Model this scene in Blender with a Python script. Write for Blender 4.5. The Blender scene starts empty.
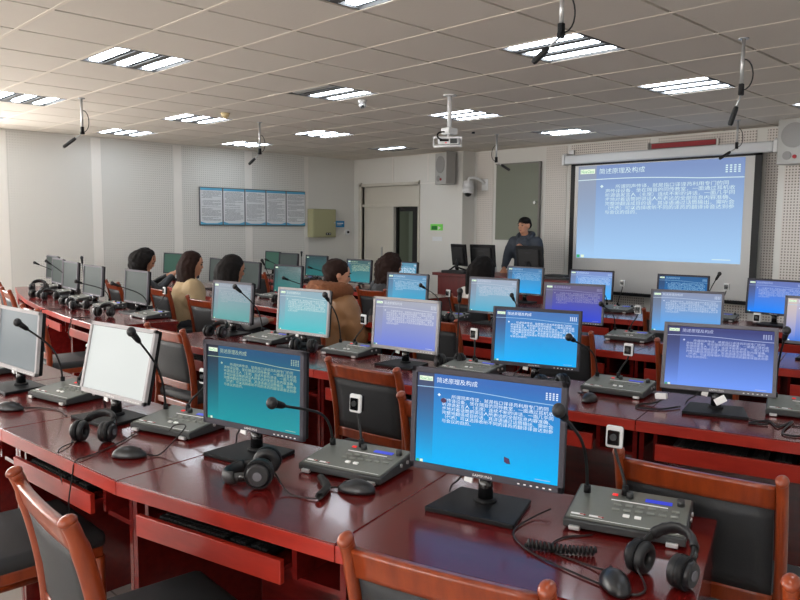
import bpy, bmesh, math, random
from mathutils import Vector, Matrix, Euler
random.seed(7)
PI = math.pi
C = bpy.context.scene.collection
sc = bpy.context.scene

# ------------------------------------------------------------------ camera
CAM_Z = 1.5
yaw, pitch, roll = math.radians(45.74665), math.radians(5.60778), math.radians(.5315)
fw = Vector((math.cos(yaw)*math.cos(pitch), math.sin(yaw)*math.cos(pitch), -math.sin(pitch)))
rt = Vector((math.sin(yaw), -math.cos(yaw), 0)); up = rt.cross(fw)
r2 = rt*math.cos(roll)+up*math.sin(roll); u2 = up*math.cos(roll)-rt*math.sin(roll)
cd = bpy.data.cameras.new('camera'); cam = bpy.data.objects.new('camera', cd); C.objects.link(cam)
cd.sensor_width = 36; cd.lens = 744.355/800*36; cd.clip_start = .02; cd.clip_end = 200
M = Matrix((r2, u2, -fw)).transposed().to_4x4(); M.translation = (0, 0, CAM_Z)
cam.matrix_world = M; sc.camera = cam

# ------------------------------------------------------------------ world, daylight, exposure
sc.view_settings.view_transform = 'Standard'; sc.view_settings.look = 'None'
sc.view_settings.gamma = 1; sc.view_settings.use_curve_mapping = False
sc.view_settings.exposure = 0.07
sc.cycles.use_denoising = True
sc.cycles.max_bounces = 8
w = bpy.data.worlds.new('sky'); sc.world = w; w.use_nodes = True
bg = w.node_tree.nodes['Background']; bg.inputs[0].default_value = (.80, .88, 1, 1); bg.inputs[1].default_value = 2.2

def window_light(name, loc, rot, sx, sy, power, col):
    l = bpy.data.lights.new(name, 'AREA'); l.shape = 'RECTANGLE'; l.size = sx; l.size_y = sy
    l.energy = power; l.color = col
    o = bpy.data.objects.new(name, l); C.objects.link(o); o.location = loc; o.rotation_euler = rot
    return o
WINX = [(-3.2, -1.7), (-1.2, .3), (.8, 2.3)]            # window openings in the left wall
for i, (a, b) in enumerate(WINX):
    window_light('daylight', ((a+b)/2, 10.12, 1.65), (math.radians(-112), 0, 0), b-a, 1.5, 115, (1, .965, .92))
WINY = [(-1.8, .2), (1.2, 3.2), (4.2, 6.2)]             # window openings in the back wall
for i, (a, b) in enumerate(WINY):
    window_light('daylight', (-3.92, (a+b)/2, 1.65), (0, math.radians(-115), 0), 1.5, b-a, 92, (1, .95, .90))

# ------------------------------------------------------------------ materials
def lin(c):
    return tuple(((v/255)/12.92 if v/255 <= .04045 else ((v/255+.055)/1.055)**2.4) for v in c)
MATS = {}
def mat(name, rgb, rough=.5, metal=0, coat=0, spec=.5, emit=None, estr=1, noise=0, nscale=20, bump=0, bscale=200):
    m = bpy.data.materials.new(name); m.use_nodes = True; nt = m.node_tree; b = nt.nodes['Principled BSDF']
    c = lin(rgb)
    b.inputs['Base Color'].default_value = (*c, 1); b.inputs['Roughness'].default_value = rough
    b.inputs['Metallic'].default_value = metal; b.inputs['Coat Weight'].default_value = coat
    b.inputs['Coat Roughness'].default_value = .08; b.inputs['Specular IOR Level'].default_value = spec
    if emit: b.inputs['Emission Color'].default_value = (*lin(emit), 1); b.inputs['Emission Strength'].default_value = estr
    if noise or bump:
        tc = nt.nodes.new('ShaderNodeTexCoord')
    if noise:
        n = nt.nodes.new('ShaderNodeTexNoise'); n.inputs['Scale'].default_value = nscale; n.inputs['Detail'].default_value = 4
        nt.links.new(tc.outputs['Object'], n.inputs['Vector'])
        mx = nt.nodes.new('ShaderNodeMix'); mx.data_type = 'RGBA'
        mx.inputs[6].default_value = (*[v*(1-noise) for v in c], 1); mx.inputs[7].default_value = (*[min(1, v*(1+noise)) for v in c], 1)
        nt.links.new(n.outputs['Fac'], mx.inputs[0]); nt.links.new(mx.outputs[2], b.inputs['Base Color'])
    if bump:
        n = nt.nodes.new('ShaderNodeTexNoise'); n.inputs['Scale'].default_value = bscale
        nt.links.new(tc.outputs['Object'], n.inputs['Vector'])
        bp = nt.nodes.new('ShaderNodeBump'); bp.inputs['Strength'].default_value = bump; bp.inputs['Distance'].default_value = .002
        nt.links.new(n.outputs['Fac'], bp.inputs['Height']); nt.links.new(bp.outputs[0], b.inputs['Normal'])
    MATS[name] = m
    return m
def wood(name, rgb1, rgb2, rough, coat, stretch=(1, 6, 1), scale=6):
    m = mat(name, rgb1, rough, coat=coat); nt = m.node_tree; b = nt.nodes['Principled BSDF']
    tc = nt.nodes.new('ShaderNodeTexCoord'); mp = nt.nodes.new('ShaderNodeMapping'); mp.inputs['Scale'].default_value = stretch
    n = nt.nodes.new('ShaderNodeTexNoise'); n.inputs['Scale'].default_value = scale; n.inputs['Detail'].default_value = 8; n.inputs['Roughness'].default_value = .6
    cr = nt.nodes.new('ShaderNodeValToRGB'); cr.color_ramp.elements[0].position = .3; cr.color_ramp.elements[1].position = .7
    cr.color_ramp.elements[0].color = (*lin(rgb1), 1); cr.color_ramp.elements[1].color = (*lin(rgb2), 1)
    nt.links.new(tc.outputs['Object'], mp.inputs[0]); nt.links.new(mp.outputs[0], n.inputs['Vector'])
    nt.links.new(n.outputs['Fac'], cr.inputs[0]); nt.links.new(cr.outputs[0], b.inputs['Base Color'])
    return m
wood('desk_wood', (84, 14, 14), (106, 22, 18), .2, .25, (6, 1, 6))
wood('desk_edge', (148, 30, 19), (172, 44, 28), .35, .15, (6, 1, 6))
wood('chair_wood', (114, 41, 15), (142, 60, 24), .32, .25, (6, 6, 1))
wood('podium_wood', (92, 22, 22), (112, 28, 26), .35, .1, (6, 6, 1))
mat('leather', (44, 45, 47), .55, spec=.3, bump=.25, bscale=400)
mat('black', (22, 22, 24), .5, spec=.2)
mat('mouse_black', (30, 30, 33), .32)
mat('black_matte', (20, 20, 21), .6)
mat('black_gloss', (16, 16, 18), .15, coat=.3)
mat('rubber', (26, 26, 28), .5)
mat('console_grey', (104, 107, 101), .45, noise=.06, nscale=60)
mat('console_side', (52, 54, 55), .5)
mat('console_panel', (128, 130, 124), .5)
mat('red_led', (220, 30, 30), .4, emit=(255, 30, 30), estr=.5)
mat('blue_lcd', (40, 60, 190), .3, emit=(40, 60, 200), estr=.5)
mat('white_plastic', (225, 225, 225), .4)
mat('silver', (190, 190, 190), .35, metal=.6)
mat('bezel_dark', (76, 74, 80), .85, spec=.05)
mat('bezel_grey', (112, 110, 115), .85, spec=.05)
mat('bezel_silver', (176, 173, 174), .85, spec=.05)  # same bezel plastic throughout; lighter tones carry window glare in the colour
mat('white_label', (240, 240, 238), .5)
mat('key_cap', (34, 34, 36), .45)
mat('wall_paint', (216, 214, 208), .85, noise=.015, nscale=3)
mat('trim_paint', (228, 224, 218), .7)
mat('door_paint', (199, 194, 182), .6)
mat('door_dark', (20, 18, 18), .5)
mat('corridor', (112, 118, 100), .8)
mat('board_green', (120, 124, 110), .6)
mat('box_olive', (162, 160, 124), .5)
mat('screen_fabric', (205, 203, 200), .9)
mat('case_metal', (206, 208, 210), .5)
mat('speaker_grey', (168, 166, 162), .6, noise=.08, nscale=500)
mat('speaker_cone', (140, 138, 135), .7, noise=.1, nscale=600)
mat('banner_red', (150, 28, 36), .6)
mat('grey_duct', (120, 116, 112), .6)
mat('tube', (240, 248, 255), .5, emit=(232, 244, 255), estr=16)
mat('tube_off', (170, 168, 164), .5)
mat('reflector', (96, 95, 94), .6)
mat('tile', (217, 208, 196), .9, noise=.03, nscale=90)
mat('tile_gap', (38, 33, 30), .9)
mat('tbar', (226, 216, 202), .9)
mat('blue_sign', (40, 140, 200), .5)
mat('green_sign', (110, 196, 80), .5, emit=(110, 200, 80), estr=.2)
mat('poster_paper', (222, 224, 226), .5)
mat('poster_blue', (90, 170, 205), .5)
mat('poster_frame', (92, 96, 100), .4)
mat('poster_ink', (130, 134, 140), .6)
mat('beige', (216, 196, 150), .5)
mat('skin', (198, 142, 112), .55, noise=.05, nscale=30)
mat('hair_black', (20, 16, 15), .7, spec=.15, bump=.9, bscale=90)
mat('hair_brown', (38, 22, 17), .7, spec=.15, bump=.9, bscale=90)
mat('coat_tan', (176, 152, 116), .75, noise=.08, nscale=12, bump=.5, bscale=25)
mat('leather_tan', (150, 108, 70), .45, noise=.12, nscale=8, bump=.6, bscale=22)
mat('fur_brown', (120, 72, 42), .9, noise=.35, nscale=60, bump=1, bscale=140)
mat('jacket_black', (32, 32, 36), .4, noise=.15, nscale=12, bump=.5, bscale=22)
mat('jacket_navy', (48, 54, 64), .7, noise=.1, nscale=20)
mat('cloth_grey', (150, 150, 150), .8)
mat('cloth_white', (215, 210, 205), .8)
mat('trousers', (34, 36, 44), .8)
mat('eye_dark', (18, 14, 12), .3)
mat('lips', (160, 88, 78), .5)
mat('glass', (255, 255, 255), .02)
g = MATS['glass'].node_tree; gb = g.nodes['Principled BSDF']; gb.inputs['Transmission Weight'].default_value = 1; gb.inputs['IOR'].default_value = 1.02

def perforated(name, rgb, hole, sx, sy, r, axis):
    """painted acoustic panel: a regular grid of small round holes"""
    m = mat(name, rgb, .85); nt = m.node_tree; b = nt.nodes['Principled BSDF']; L = nt.links
    ge = nt.nodes.new('ShaderNodeNewGeometry'); sp = nt.nodes.new('ShaderNodeSeparateXYZ'); L.new(ge.outputs['Position'], sp.inputs[0])
    def frac(sock, s):
        a = nt.nodes.new('ShaderNodeMath'); a.operation = 'DIVIDE'; a.inputs[1].default_value = s; L.new(sock, a.inputs[0])
        f = nt.nodes.new('ShaderNodeMath'); f.operation = 'FRACT'; L.new(a.outputs[0], f.inputs[0])
        q = nt.nodes.new('ShaderNodeMath'); q.operation = 'SUBTRACT'; q.inputs[1].default_value = .5; L.new(f.outputs[0], q.inputs[0])
        p = nt.nodes.new('ShaderNodeMath'); p.operation = 'POWER'; p.inputs[1].default_value = 2; L.new(q.outputs[0], p.inputs[0]); return p.outputs[0]
    a = frac(sp.outputs[axis], sx); c = frac(sp.outputs[2], sy)
    ad = nt.nodes.new('ShaderNodeMath'); L.new(a, ad.inputs[0]); L.new(c, ad.inputs[1])
    cm = nt.nodes.new('ShaderNodeMath'); cm.operation = 'LESS_THAN'; cm.inputs[1].default_value = r*r; L.new(ad.outputs[0], cm.inputs[0])
    mx = nt.nodes.new('ShaderNodeMix'); mx.data_type = 'RGBA'; mx.inputs[6].default_value = (*lin(rgb), 1); mx.inputs[7].default_value = (*lin(hole), 1)
    L.new(cm.outputs[0], mx.inputs[0]); L.new(mx.outputs[2], b.inputs['Base Color'])
perforated('perf_left', (213, 211, 205), (176, 172, 167), .032, .032, .22, 0)
perforated('perf_front_pale', (212, 206, 199), (182, 176, 170), .032, .032, .22, 1)
perforated('perf_front', (216, 209, 202), (128, 120, 114), .032, .032, .25, 1)
def floor_mat():
    m = mat('floor_tile', (176, 172, 166), .3); nt = m.node_tree; b = nt.nodes['Principled BSDF']
    tc = nt.nodes.new('ShaderNodeTexCoord'); br = nt.nodes.new('ShaderNodeTexBrick')
    br.offset = 0; br.inputs['Scale'].default_value = 1; br.inputs['Brick Width'].default_value = .6; br.inputs['Row Height'].default_value = .6
    br.inputs['Mortar Size'].default_value = .004
    br.inputs['Color1'].default_value = (*lin((180, 176, 170)), 1); br.inputs['Color2'].default_value = (*lin((170, 166, 160)), 1); br.inputs['Mortar'].default_value = (*lin((110, 106, 100)), 1)
    nt.links.new(tc.outputs['Object'], br.inputs['Vector']); nt.links.new(br.outputs[0], b.inputs['Base Color'])
floor_mat()

# ------------------------------------------------------------------ mesh helpers
class MB:
    """collects shapes with per-face materials and links them as one mesh object"""
    def __init__(s): s.bm = bmesh.new(); s.mats = []
    def mi(s, m):
        if m not in s.mats: s.mats.append(m)
        return s.mats.index(m)
    def _fin(s, verts, m, T=None, smooth=False):
        if T is not None: bmesh.ops.transform(s.bm, matrix=T, verts=verts)
        fs = {f for v in verts for f in v.link_faces}
        for f in fs: f.material_index = s.mi(m); f.smooth = smooth
        return verts
    def box(s, lo, hi, m, bev=0, T=None):
        r = bmesh.ops.create_cube(s.bm, size=1)['verts']
        c = [(a+b)/2 for a, b in zip(lo, hi)]; d = [b-a for a, b in zip(lo, hi)]
        for v in r: v.co = Vector([c[i]+v.co[i]*d[i] for i in range(3)])
        if bev:
            e = list({e for v in r for e in v.link_edges})
            n = bmesh.ops.bevel(s.bm, geom=e, offset=bev, segments=2, profile=.5, affect='EDGES')
            r = list({v for f in n['faces'] for v in f.verts} | {v for v in r if v.is_valid})
        return s._fin(r, m, T, False)
    def prism(s, poly, z0, z1, m, T=None, bev=0):
        a = [s.bm.verts.new((x, y, z0)) for x, y in poly]; b = [s.bm.verts.new((x, y, z1)) for x, y in poly]
        n = len(poly); f0 = s.bm.faces.new(list(reversed(a))); f1 = s.bm.faces.new(b)
        for i in range(n): s.bm.faces.new((a[i], a[(i+1) % n], b[(i+1) % n], b[i]))
        bmesh.ops.recalc_face_normals(s.bm, faces=list({f for v in a+b for f in v.link_faces}))
        r = a+b
        if bev:
            e = list({e for v in r for e in v.link_edges})
            nn = bmesh.ops.bevel(s.bm, geom=e, offset=bev, segments=2, profile=.5, affect='EDGES')
            r = list({v for f in nn['faces'] for v in f.verts} | {v for v in r if v.is_valid})
        return s._fin(r, m, T)
    def cyl(s, r0, r1, h, m, T=None, seg=20, smooth=True):
        r = bmesh.ops.create_cone(s.bm, cap_ends=True, segments=seg, radius1=r0, radius2=r1, depth=h)['verts']
        s._fin(r, m, T, smooth)
        for f in {f for v in r for f in v.link_faces}:
            if len(f.verts) > 4: f.smooth = False
        return r
    def sph(s, rx, ry, rz, m, T=None, u=16, v=10):
        r = bmesh.ops.create_uvsphere(s.bm, u_segments=u, v_segments=v, radius=1)['verts']
        for q in r: q.co = Vector((q.co.x*rx, q.co.y*ry, q.co.z*rz))
        return s._fin(r, m, T, True)
    def tube(s, pts, rad, m, seg=8, caps=True, flat=None):
        """sweep a round (or rad=(a,b) oblong) section along points; rad may be a list per point"""
        pts = [Vector(p) for p in pts]; n = len(pts); rings = []; pn = None
        for i, p in enumerate(pts):
            t = (pts[min(i+1, n-1)]-pts[max(i-1, 0)]).normalized()
            if pn is None:
                ref = Vector(flat) if flat else (Vector((0, 0, 1)) if abs(t.z) < .9 else Vector((1, 0, 0)))
                a = (ref-t*ref.dot(t)).normalized()
            else:
                a = (pn-t*pn.dot(t)).normalized()
            pn = a; b = t.cross(a); rr = rad[i] if isinstance(rad, list) else rad
            ra, rb = rr if isinstance(rr, tuple) else (rr, rr)
            rings.append([s.bm.verts.new(p+a*ra*math.cos(2*PI*k/seg)+b*rb*math.sin(2*PI*k/seg)) for k in range(seg)])
        fs = []
        for i in range(n-1):
            for k in range(seg): fs.append(s.bm.faces.new((rings[i][k], rings[i][(k+1) % seg], rings[i+1][(k+1) % seg], rings[i+1][k])))
        for f in fs: f.smooth = True
        if caps: fs.append(s.bm.faces.new(list(reversed(rings[0])))); fs.append(s.bm.faces.new(rings[-1]))
        for f in fs: f.material_index = s.mi(m)
        return [v for r in rings for v in r]
    def quad(s, pts, m):
        f = s.bm.faces.new([s.bm.verts.new(p) for p in pts]); f.material_index = s.mi(m); return f
    def add_mesh(s, me, T, m):
        b = bmesh.new(); b.from_mesh(me); tmp = bpy.data.meshes.new('t')
        for f in b.faces: f.material_index = 0
        bmesh.ops.transform(b, matrix=T, verts=b.verts); b.to_mesh(tmp); b.free()
        old = set(s.bm.faces); s.bm.from_mesh(tmp); k = s.mi(m)
        for f in s.bm.faces:
            if f not in old: f.material_index = k
        bpy.data.meshes.remove(tmp)
    def build(s, name, parent=None, loc=None, rot=None, norm=True):
        if norm: bmesh.ops.recalc_face_normals(s.bm, faces=s.bm.faces)
        me = bpy.data.meshes.new(name); s.bm.to_mesh(me); s.bm.free()
        for m in s.mats: me.materials.append(MATS[m] if isinstance(m, str) else m)
        o = bpy.data.objects.new(name, me); C.objects.link(o)
        if parent: o.parent = parent
        if loc: o.location = loc
        if rot: o.rotation_euler = rot
        return o
def tag(o, label, cat=None, group=None):
    o['label'] = label
    if cat: o['category'] = cat
    if group: o['group'] = group
    return o
def thing(name, label, cat, loc=(0, 0, 0), rz=0, group=None):
    o = bpy.data.objects.new(name, None); C.objects.link(o); o.location = loc; o.rotation_euler = (0, 0, rz)
    o.empty_display_size = .1
    return tag(o, label, cat, group)
def structure(o): o['kind'] = 'structure'; return o
def kids(o): return [c for c in bpy.data.objects if c.parent == o]
def dup(root, loc, rz, label, group=None):
    r = root.copy(); C.objects.link(r); r.location = loc; r.rotation_euler = (0, 0, rz); r['label'] = label
    if group: r['group'] = group
    def rec(a, b):
        for ch in kids(a):
            c = ch.copy(); C.objects.link(c); c.parent = b; rec(ch, c)
    rec(root, r)
    return r
def Rot(rx=0, ry=0, rz=0, loc=(0, 0, 0)): return Matrix.Translation(loc) @ Euler((rx, ry, rz)).to_matrix().to_4x4()
def text_mesh(body, size, align='LEFT', line=1.0, res=1):
    cu = bpy.data.curves.new('txt', 'FONT'); cu.body = body; cu.size = size; cu.align_x = align; cu.space_line = line; cu.resolution_u = res
    o = bpy.data.objects.new('txt', cu); C.objects.link(o)
    dg = bpy.context.evaluated_depsgraph_get(); me = bpy.data.meshes.new_from_object(o.evaluated_get(dg))
    bpy.data.objects.remove(o); bpy.data.curves.remove(cu)
    return me
def bez(p0, p1, p2, p3, n=14):
    p0, p1, p2, p3 = map(Vector, (p0, p1, p2, p3)); out = []
    for i in range(n+1):
        t = i/n; out.append(p0*(1-t)**3+p1*3*t*(1-t)**2+p2*3*t*t*(1-t)+p3*t**3)
    return out
def smooth_path(pts, n=6):
    P = [Vector(p) for p in pts]; P = [P[0]*2-P[1]]+P+[P[-1]*2-P[-2]]; out = []
    for i in range(1, len(P)-2):
        a, b, c, d = P[i-1:i+3]
        for k in range(n):
            t = k/n; out.append(.5*((2*b)+(c-a)*t+(2*a-5*b+4*c-d)*t*t+(3*b-a-3*c+d)*t**3))
    out.append(P[-2]); return out

# ------------------------------------------------------------------ room shell
XF, XR, YL, YR, XB, H = 8.77, 9.05, 10.2, -3.2, -4.0, 2.675
YP, YQ = 7.64, 3.05        # the recess of the front wall lies between these
def hole_wall(mb, axis, pos0, pos1, a0, a1, holes, m, z1=H):
    """wall slab between pos0 and pos1 on one axis with rectangular openings [(a,b,z0,z1)]"""
    cuts = sorted(holes); cur = a0
    def b(lo, hi, za, zb):
        if hi-lo < 1e-4 or zb-za < 1e-4: return
        if axis == 'y': mb.box((lo, pos0, za), (hi, pos1, zb), m)
        else: mb.box((pos0, lo, za), (pos1, hi, zb), m)
    for (a, c, za, zb) in cuts:
        b(cur, a, 0, z1); b(a, c, 0, za); b(a, c, zb, z1); cur = c
    b(cur, a1, 0, z1)
m = MB(); m.box((XB, YR, -.05), (XR+.3, YL+.2, 0), 'floor_tile'); structure(m.build('floor'))
m = MB(); hole_wall(m, 'y', YL, YL+.2, XB, XR+.3, [(a, b, .9, 2.4) for a, b in WINX], 'wall_paint')
# perforated panels of the left wall stand 6 mm proud between smooth white strips
strips = [(2.9, 3.04), (4.10, 4.23), (5.29, 5.42), (6.5, 6.63), (7.66, 7.74)]
for (a, b) in [(3.04, 4.10), (4.23, 5.29), (5.42, 6.5), (6.63, 7.66)]:
    m.box((a, YL-.008, .1), (b, YL, H-.02), 'perf_left')
for (a, b) in strips: m.box((a, YL-.012, .1), (b, YL, H-.02), 'trim_paint')
structure(m.build('wall_left'))
m = MB()
D0, D1, DT = 8.58, 9.98, 2.19     # door opening in the front wall
hole_wall(m, 'x', XF, XR+.15, YP, YL, [(D0, D1, 0, DT)], 'wall_paint')
m.box((XR, YQ, 0), (XR+.15, YP, H), 'wall_paint')
hole_wall(m, 'x', XF, XR+.15, YR, YQ, [], 'wall_paint')
for (a, b) in [(YQ+.0, 3.28), (3.4, 4.6), (4.72, 5.9)]: m.box((XR-.008, a, .1), (XR, b, H-.02), 'perf_front')
m.box((XR-.008, 5.95, .1), (XR, 6.30, H-.02), 'perf_front_pale'); m.box((XR-.008, 7.26, .1), (XR, YP-.06, H-.02), 'perf_front_pale')
m.box((XF-.008, YR, .1), (XF, 2.98, H-.02), 'perf_front')
for y in (9.2, 8.38): m.box((XF-.006, y-.015, DT+.05), (XF, y+.015, H), 'trim_paint')
m.box((XF-.006, D0-.5, 2.2), (XF, D0-.02, 2.215), 'trim_paint')
structure(m.build('wall_front'))
m = MB(); hole_wall(m, 'x', XB-.2, XB, YR, YL+.2, [(a, b, .9, 2.4) for a, b in WINY], 'wall_paint'); structure(m.build('wall_back'))
m = MB(); m.box((XB, YR-.2, 0), (XR+.3, YR, H), 'wall_paint'); structure(m.build('wall_right'))
def window(n, axis, a, b):
    o = bpy.data.objects.new('window_%d' % n, None); C.objects.link(o); structure(o)
    f = MB()
    def bx(lo, hi, za, zb, d=.04):
        if axis == 'y': f.box((lo, YL+.06, za), (hi, YL+.06+d, zb), 'trim_paint')
        else: f.box((XB-.06-d, lo, za), (XB-.06, hi, zb), 'trim_paint')
    mid = (a+b)/2
    bx(a, b, .9, .95); bx(a, b, 2.35, 2.4); bx(a, a+.05, .95, 2.35); bx(b-.05, b, .95, 2.35); bx(mid-.025, mid+.025, .95, 2.35)
    f.build('window_frame', o)
    g = MB()
    if axis == 'y': g.box((a+.05, YL+.078, .95), (b-.05, YL+.082, 2.35), 'glass')
    else: g.box((XB-.082, a+.05, .95), (XB-.078, b-.05, 2.35), 'glass')
    g.build('pane', o)
for i, (a, b) in enumerate(WINX): window(i+1, 'y', a, b)
for i, (a, b) in enumerate(WINY): window(i+4, 'x', a, b)
for nm, lo, hi in (('baseboard_left', (XB, YL-.015, 0), (XF, YL, .1)), ('baseboard_front', (XF-.015, YP, 0), (XF, D0-.08, .1)), ('baseboard_recess', (XR-.015, YQ, 0), (XR, YP, .1))):
    m = MB(); m.box(lo, hi, 'trim_paint', .004); structure(m.build(nm))

# door: closed leaf on the left, dark opening to the corridor on the right, blank transom panel
d = bpy.data.objects.new('door_1', None); C.objects.link(d); structure(d)
m = MB()
m.box((XF-.03, D1, 0), (XF+.12, D1+.07, DT+.07), 'door_paint', .004); m.box((XF-.03, D0-.03, 0), (XF+.12, D0, DT+.07), 'door_paint', .004)
m.box((XF-.03, D0-.03, DT), (XF+.12, D1+.07, DT+.05), 'door_paint', .004); m.box((XF, D0, 1.84), (XF+.1, D1, 1.89), 'door_paint', .004)
m.box((XF, 9.18, 0), (XF+.1, 9.22, 1.84), 'door_paint', .004)
m.build('door_frame', d)
m = MB(); m.box((XF+.05, 9.22, .01), (XF+.08, D1, 1.84), 'door_paint'); m.box((XF+.035, 9.5, .95), (XF+.055, 9.53, 1.15), 'silver', .004); m.build('door_leaf', d)
m = MB(); m.box((XF+.05, D0, 1.89), (XF+.07, D1, DT), 'door_paint'); m.build('transom_panel', d)
m = MB()   # black frame of the open leaf
m.box((XF+.06, 9.15, 0), (XF+.12, 9.18, 1.83), 'door_dark'); m.box((XF+.06, D0, 1.76), (XF+.12, 9.10, 1.83), 'door_dark'); m.box((XF+.06, D0, 0), (XF+.12, D0+.20, 1.76), 'door_dark')
m.build('open_leaf', d)
m = MB()   # corridor seen through the door
m.box((XR+.16, 7.9, 0), (XR+2.2, 7.95, 2.4), 'corridor'); m.box((XR+.16, 11.3, 0), (XR+2.2, 11.35, 2.4), 'corridor'); m.box((XR+2.2, 7.9, 0), (XR+2.25, 11.35, 2.4), 'corridor')
m.box((XR+.16, 7.9, -.05), (XR+2.2, 11.3, 0), 'floor_tile'); m.box((XR+.16, 7.9, 2.4), (XR+2.2, 11.3, 2.45), 'corridor')
m.box((XR+2.16, 10.1, 1.2), (XR+2.2, 10.9, 1.9), 'board_green')
structure(m.build('wall_corridor'))
l = bpy.data.lights.new('corridor_lamp', 'AREA'); l.energy = 12; l.size = .6
lo = bpy.data.objects.new('corridor_lamp', l); C.objects.link(lo); lo.location = (XR+1.2, 9.8, 2.38)

# ceiling: lay-in tiles on a 0.6 m grid
GX, GY = 1.571, 1.977
LIGHTS = {}
def cell(x, y): return (round((x-GX)/.6-.5), round((y-GY)/.6-.5))
fixt = []
for x in (-1.73+.6*0, .07+.6, 2.47, 4.27, 6.07, 7.87):
    for y in ((-1.92, .48, 2.88, 5.28, 7.68, 9.48) if x < 7 else (-1.32, 2.28, 5.28, 8.28)):
        fixt.append((x, y))  # fixtures outside the view are unseen and added for illumination
for x, y in fixt: LIGHTS[cell(x, y)] = 1
m = MB()
m.box((XB, YR, H+.02), (XR+.2, YL+.2, H+.06), 'tile_gap')
i0, i1 = math.floor((XB-GX)/.6), math.ceil((XR-GX)/.6); j0, j1 = math.floor((YR-GY)/.6), math.ceil((YL-GY)/.6)
for i in range(i0, i1):
    for j in range(j0, j1):
        if (i, j) in LIGHTS: continue
        x0, x1 = max(XB, GX+.6*i+.004), min(XR, GX+.6*i+.596); y0, y1 = max(YR, GY+.6*j+.012), min(YL, GY+.6*j+.588)
        if x1-x0 < .02 or y1-y0 < .02: continue
        dz = random.uniform(0, .0015)
        m.box((x0, y0, H-dz), (x1, y1, H+.02), 'tile')
for i in range(i0, i1+1):
    x = GX+.6*i
    if XB < x < XR: m.box((x-.011, YR, H-.003), (x+.011, YL, H+.001), 'tbar')
structure(m.build('ceiling', norm=False))
def fixture(x, y, state):
    i, j = cell(x, y); cx, cy = GX+.6*i+.3, GY+.6*j+.3
    t = thing('ceiling_light', LIGHT_LABELS.get((i, j), 'square ceiling light of three tubes over the rear of the room'), 'ceiling light', (cx, cy, H), 0, 'three-tube ceiling lights')
    h = MB(); s = .292
    h.box((-s, -s, .055), (s, s, .06), 'reflector')
    for a, b in (((-s, -s, 0), (-s+.01, s, .06)), ((s-.01, -s, 0), (s, s, .06)), ((-s, -s, 0), (s, -s+.01, .06)), ((-s, s-.01, 0), (s, s, .06))): h.box(a, b, 'reflector')
    for q in (-.1, .1): h.prism([(q-.03, -s+.01), (q+.03, -s+.01), (q+.03, s-.01), (q-.03, s-.01)], .002, .006, 'reflector')
    h.build('housing', t)
    for k, q in enumerate((-.2, 0, .2)):
        b = MB(); b.box((q-.036, -.265, .004), (q+.036, .265, .022), 'tube' if state[k] else 'tube_off', .006); o = b.build('lamp_tube', t)
        if not state[k]: tag(o, 'unlit grey tube')
def lk(x, y): return cell(x, y)
LIGHT_LABELS = {
 lk(2.47, 2.88): 'white ceiling light cut by the top edge of the picture',
 lk(2.47, 5.28): 'nearest three-tube ceiling light at upper left, largest of the left row',
 lk(2.47, 7.68): 'three-tube ceiling light cut by the left picture edge',
 lk(4.27, 9.48): 'far three-tube ceiling light beside the leftmost hanging microphone',
 lk(4.27, 7.68): 'three-tube ceiling light beside the small beige smoke detector',
 lk(4.27, 5.28): 'ceiling light with one unlit tube beside the small dome camera',
 lk(4.27, 2.88): 'large bright ceiling light behind the top centre hanging microphone',
 lk(6.07, 9.48): 'small far ceiling light behind the second hanging microphone, above the posters',
 lk(6.07, 7.68): 'small far three-tube ceiling light above and left of the electrical box',
 lk(6.07, 5.28): 'three-tube ceiling light behind the projector pole',
 lk(6.07, 2.88): 'three-tube ceiling light left of the upright hanging microphone rod at right',
 lk(7.87, 2.28): 'ceiling light cut by the right picture edge',
 lk(7.87, 5.28): 'ceiling light nearest the front wall, above the green board',
 lk(7.87, 8.28): 'faraway ceiling light with a single lit tube above the door',
}
STATE = {lk(4.27, 5.28): (0, 1, 1), lk(2.47, 2.88): (0, 1, 1), lk(7.87, 8.28): (0, 1, 0), lk(7.87, 5.28): (0, 1, 1)}
for x, y in fixt: fixture(x, y, STATE.get(lk(x, y), (1, 1, 1)))

# ------------------------------------------------------------------ things on walls and ceiling
def hanging_mic(loc, zj, tip, label):
    """rod from the ceiling at loc down to height zj, microphone from the clamp to tip (offset)"""
    t = thing('hanging_microphone', label, 'microphone', (loc[0], loc[1], H), 0, 'microphones hanging from the ceiling')
    L = H-zj
    r = MB(); r.cyl(.011, .011, L, 'silver', Rot(loc=(0, 0, -L/2))); r.cyl(.03, .03, .008, 'silver', Rot(loc=(0, 0, -.004))); r.build('rod', t)
    c = MB(); c.box((-.014, -.014, -L-.05), (.014, .014, -L+.01), 'black', .004); c.box((-.02, -.012, -L-.06), (.02, .012, -L-.035), 'black', .004); c.build('clamp', t)
    v = Vector(tip); s = Vector((0, 0, -L-.05)); e = s+v; dr = v.normalized()
    k = MB(); k.tube([s, s+dr*.10], .006, 'silver'); k.tube([s+dr*.08, s+dr*.10, e-dr*.01, e], [.012, .016, .016, .012], 'black_matte', 12); k.build('microphone', t)
    w = MB(); q = Vector((-dr.x, -dr.y, 0)); q = q.normalized()*.07 if q.length > .1 else Vector((.03, -.06, 0))
    w.tube(bez((0.012, 0, -L+.16), Vector((q.x, q.y, -L+.16)), Vector((q.x*1.3, q.y*1.3, -L-.02)), s-dr*.02, 10), .004, 'black_matte', 6); w.build('cable', t)
hanging_mic((2.82, 7.2), 2.40, (-.13, .13, -.13), 'leftmost hanging microphone on a white ceiling rod')
hanging_mic((4.87, 7.32), 2.37, (-.07, .12, -.12), 'hanging microphone in front of the light above the wall posters')
hanging_mic((3.18, 2.15), 2.49, (-.075, .11, -.125), 'large hanging microphone at top centre in front of the bright ceiling light')
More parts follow.
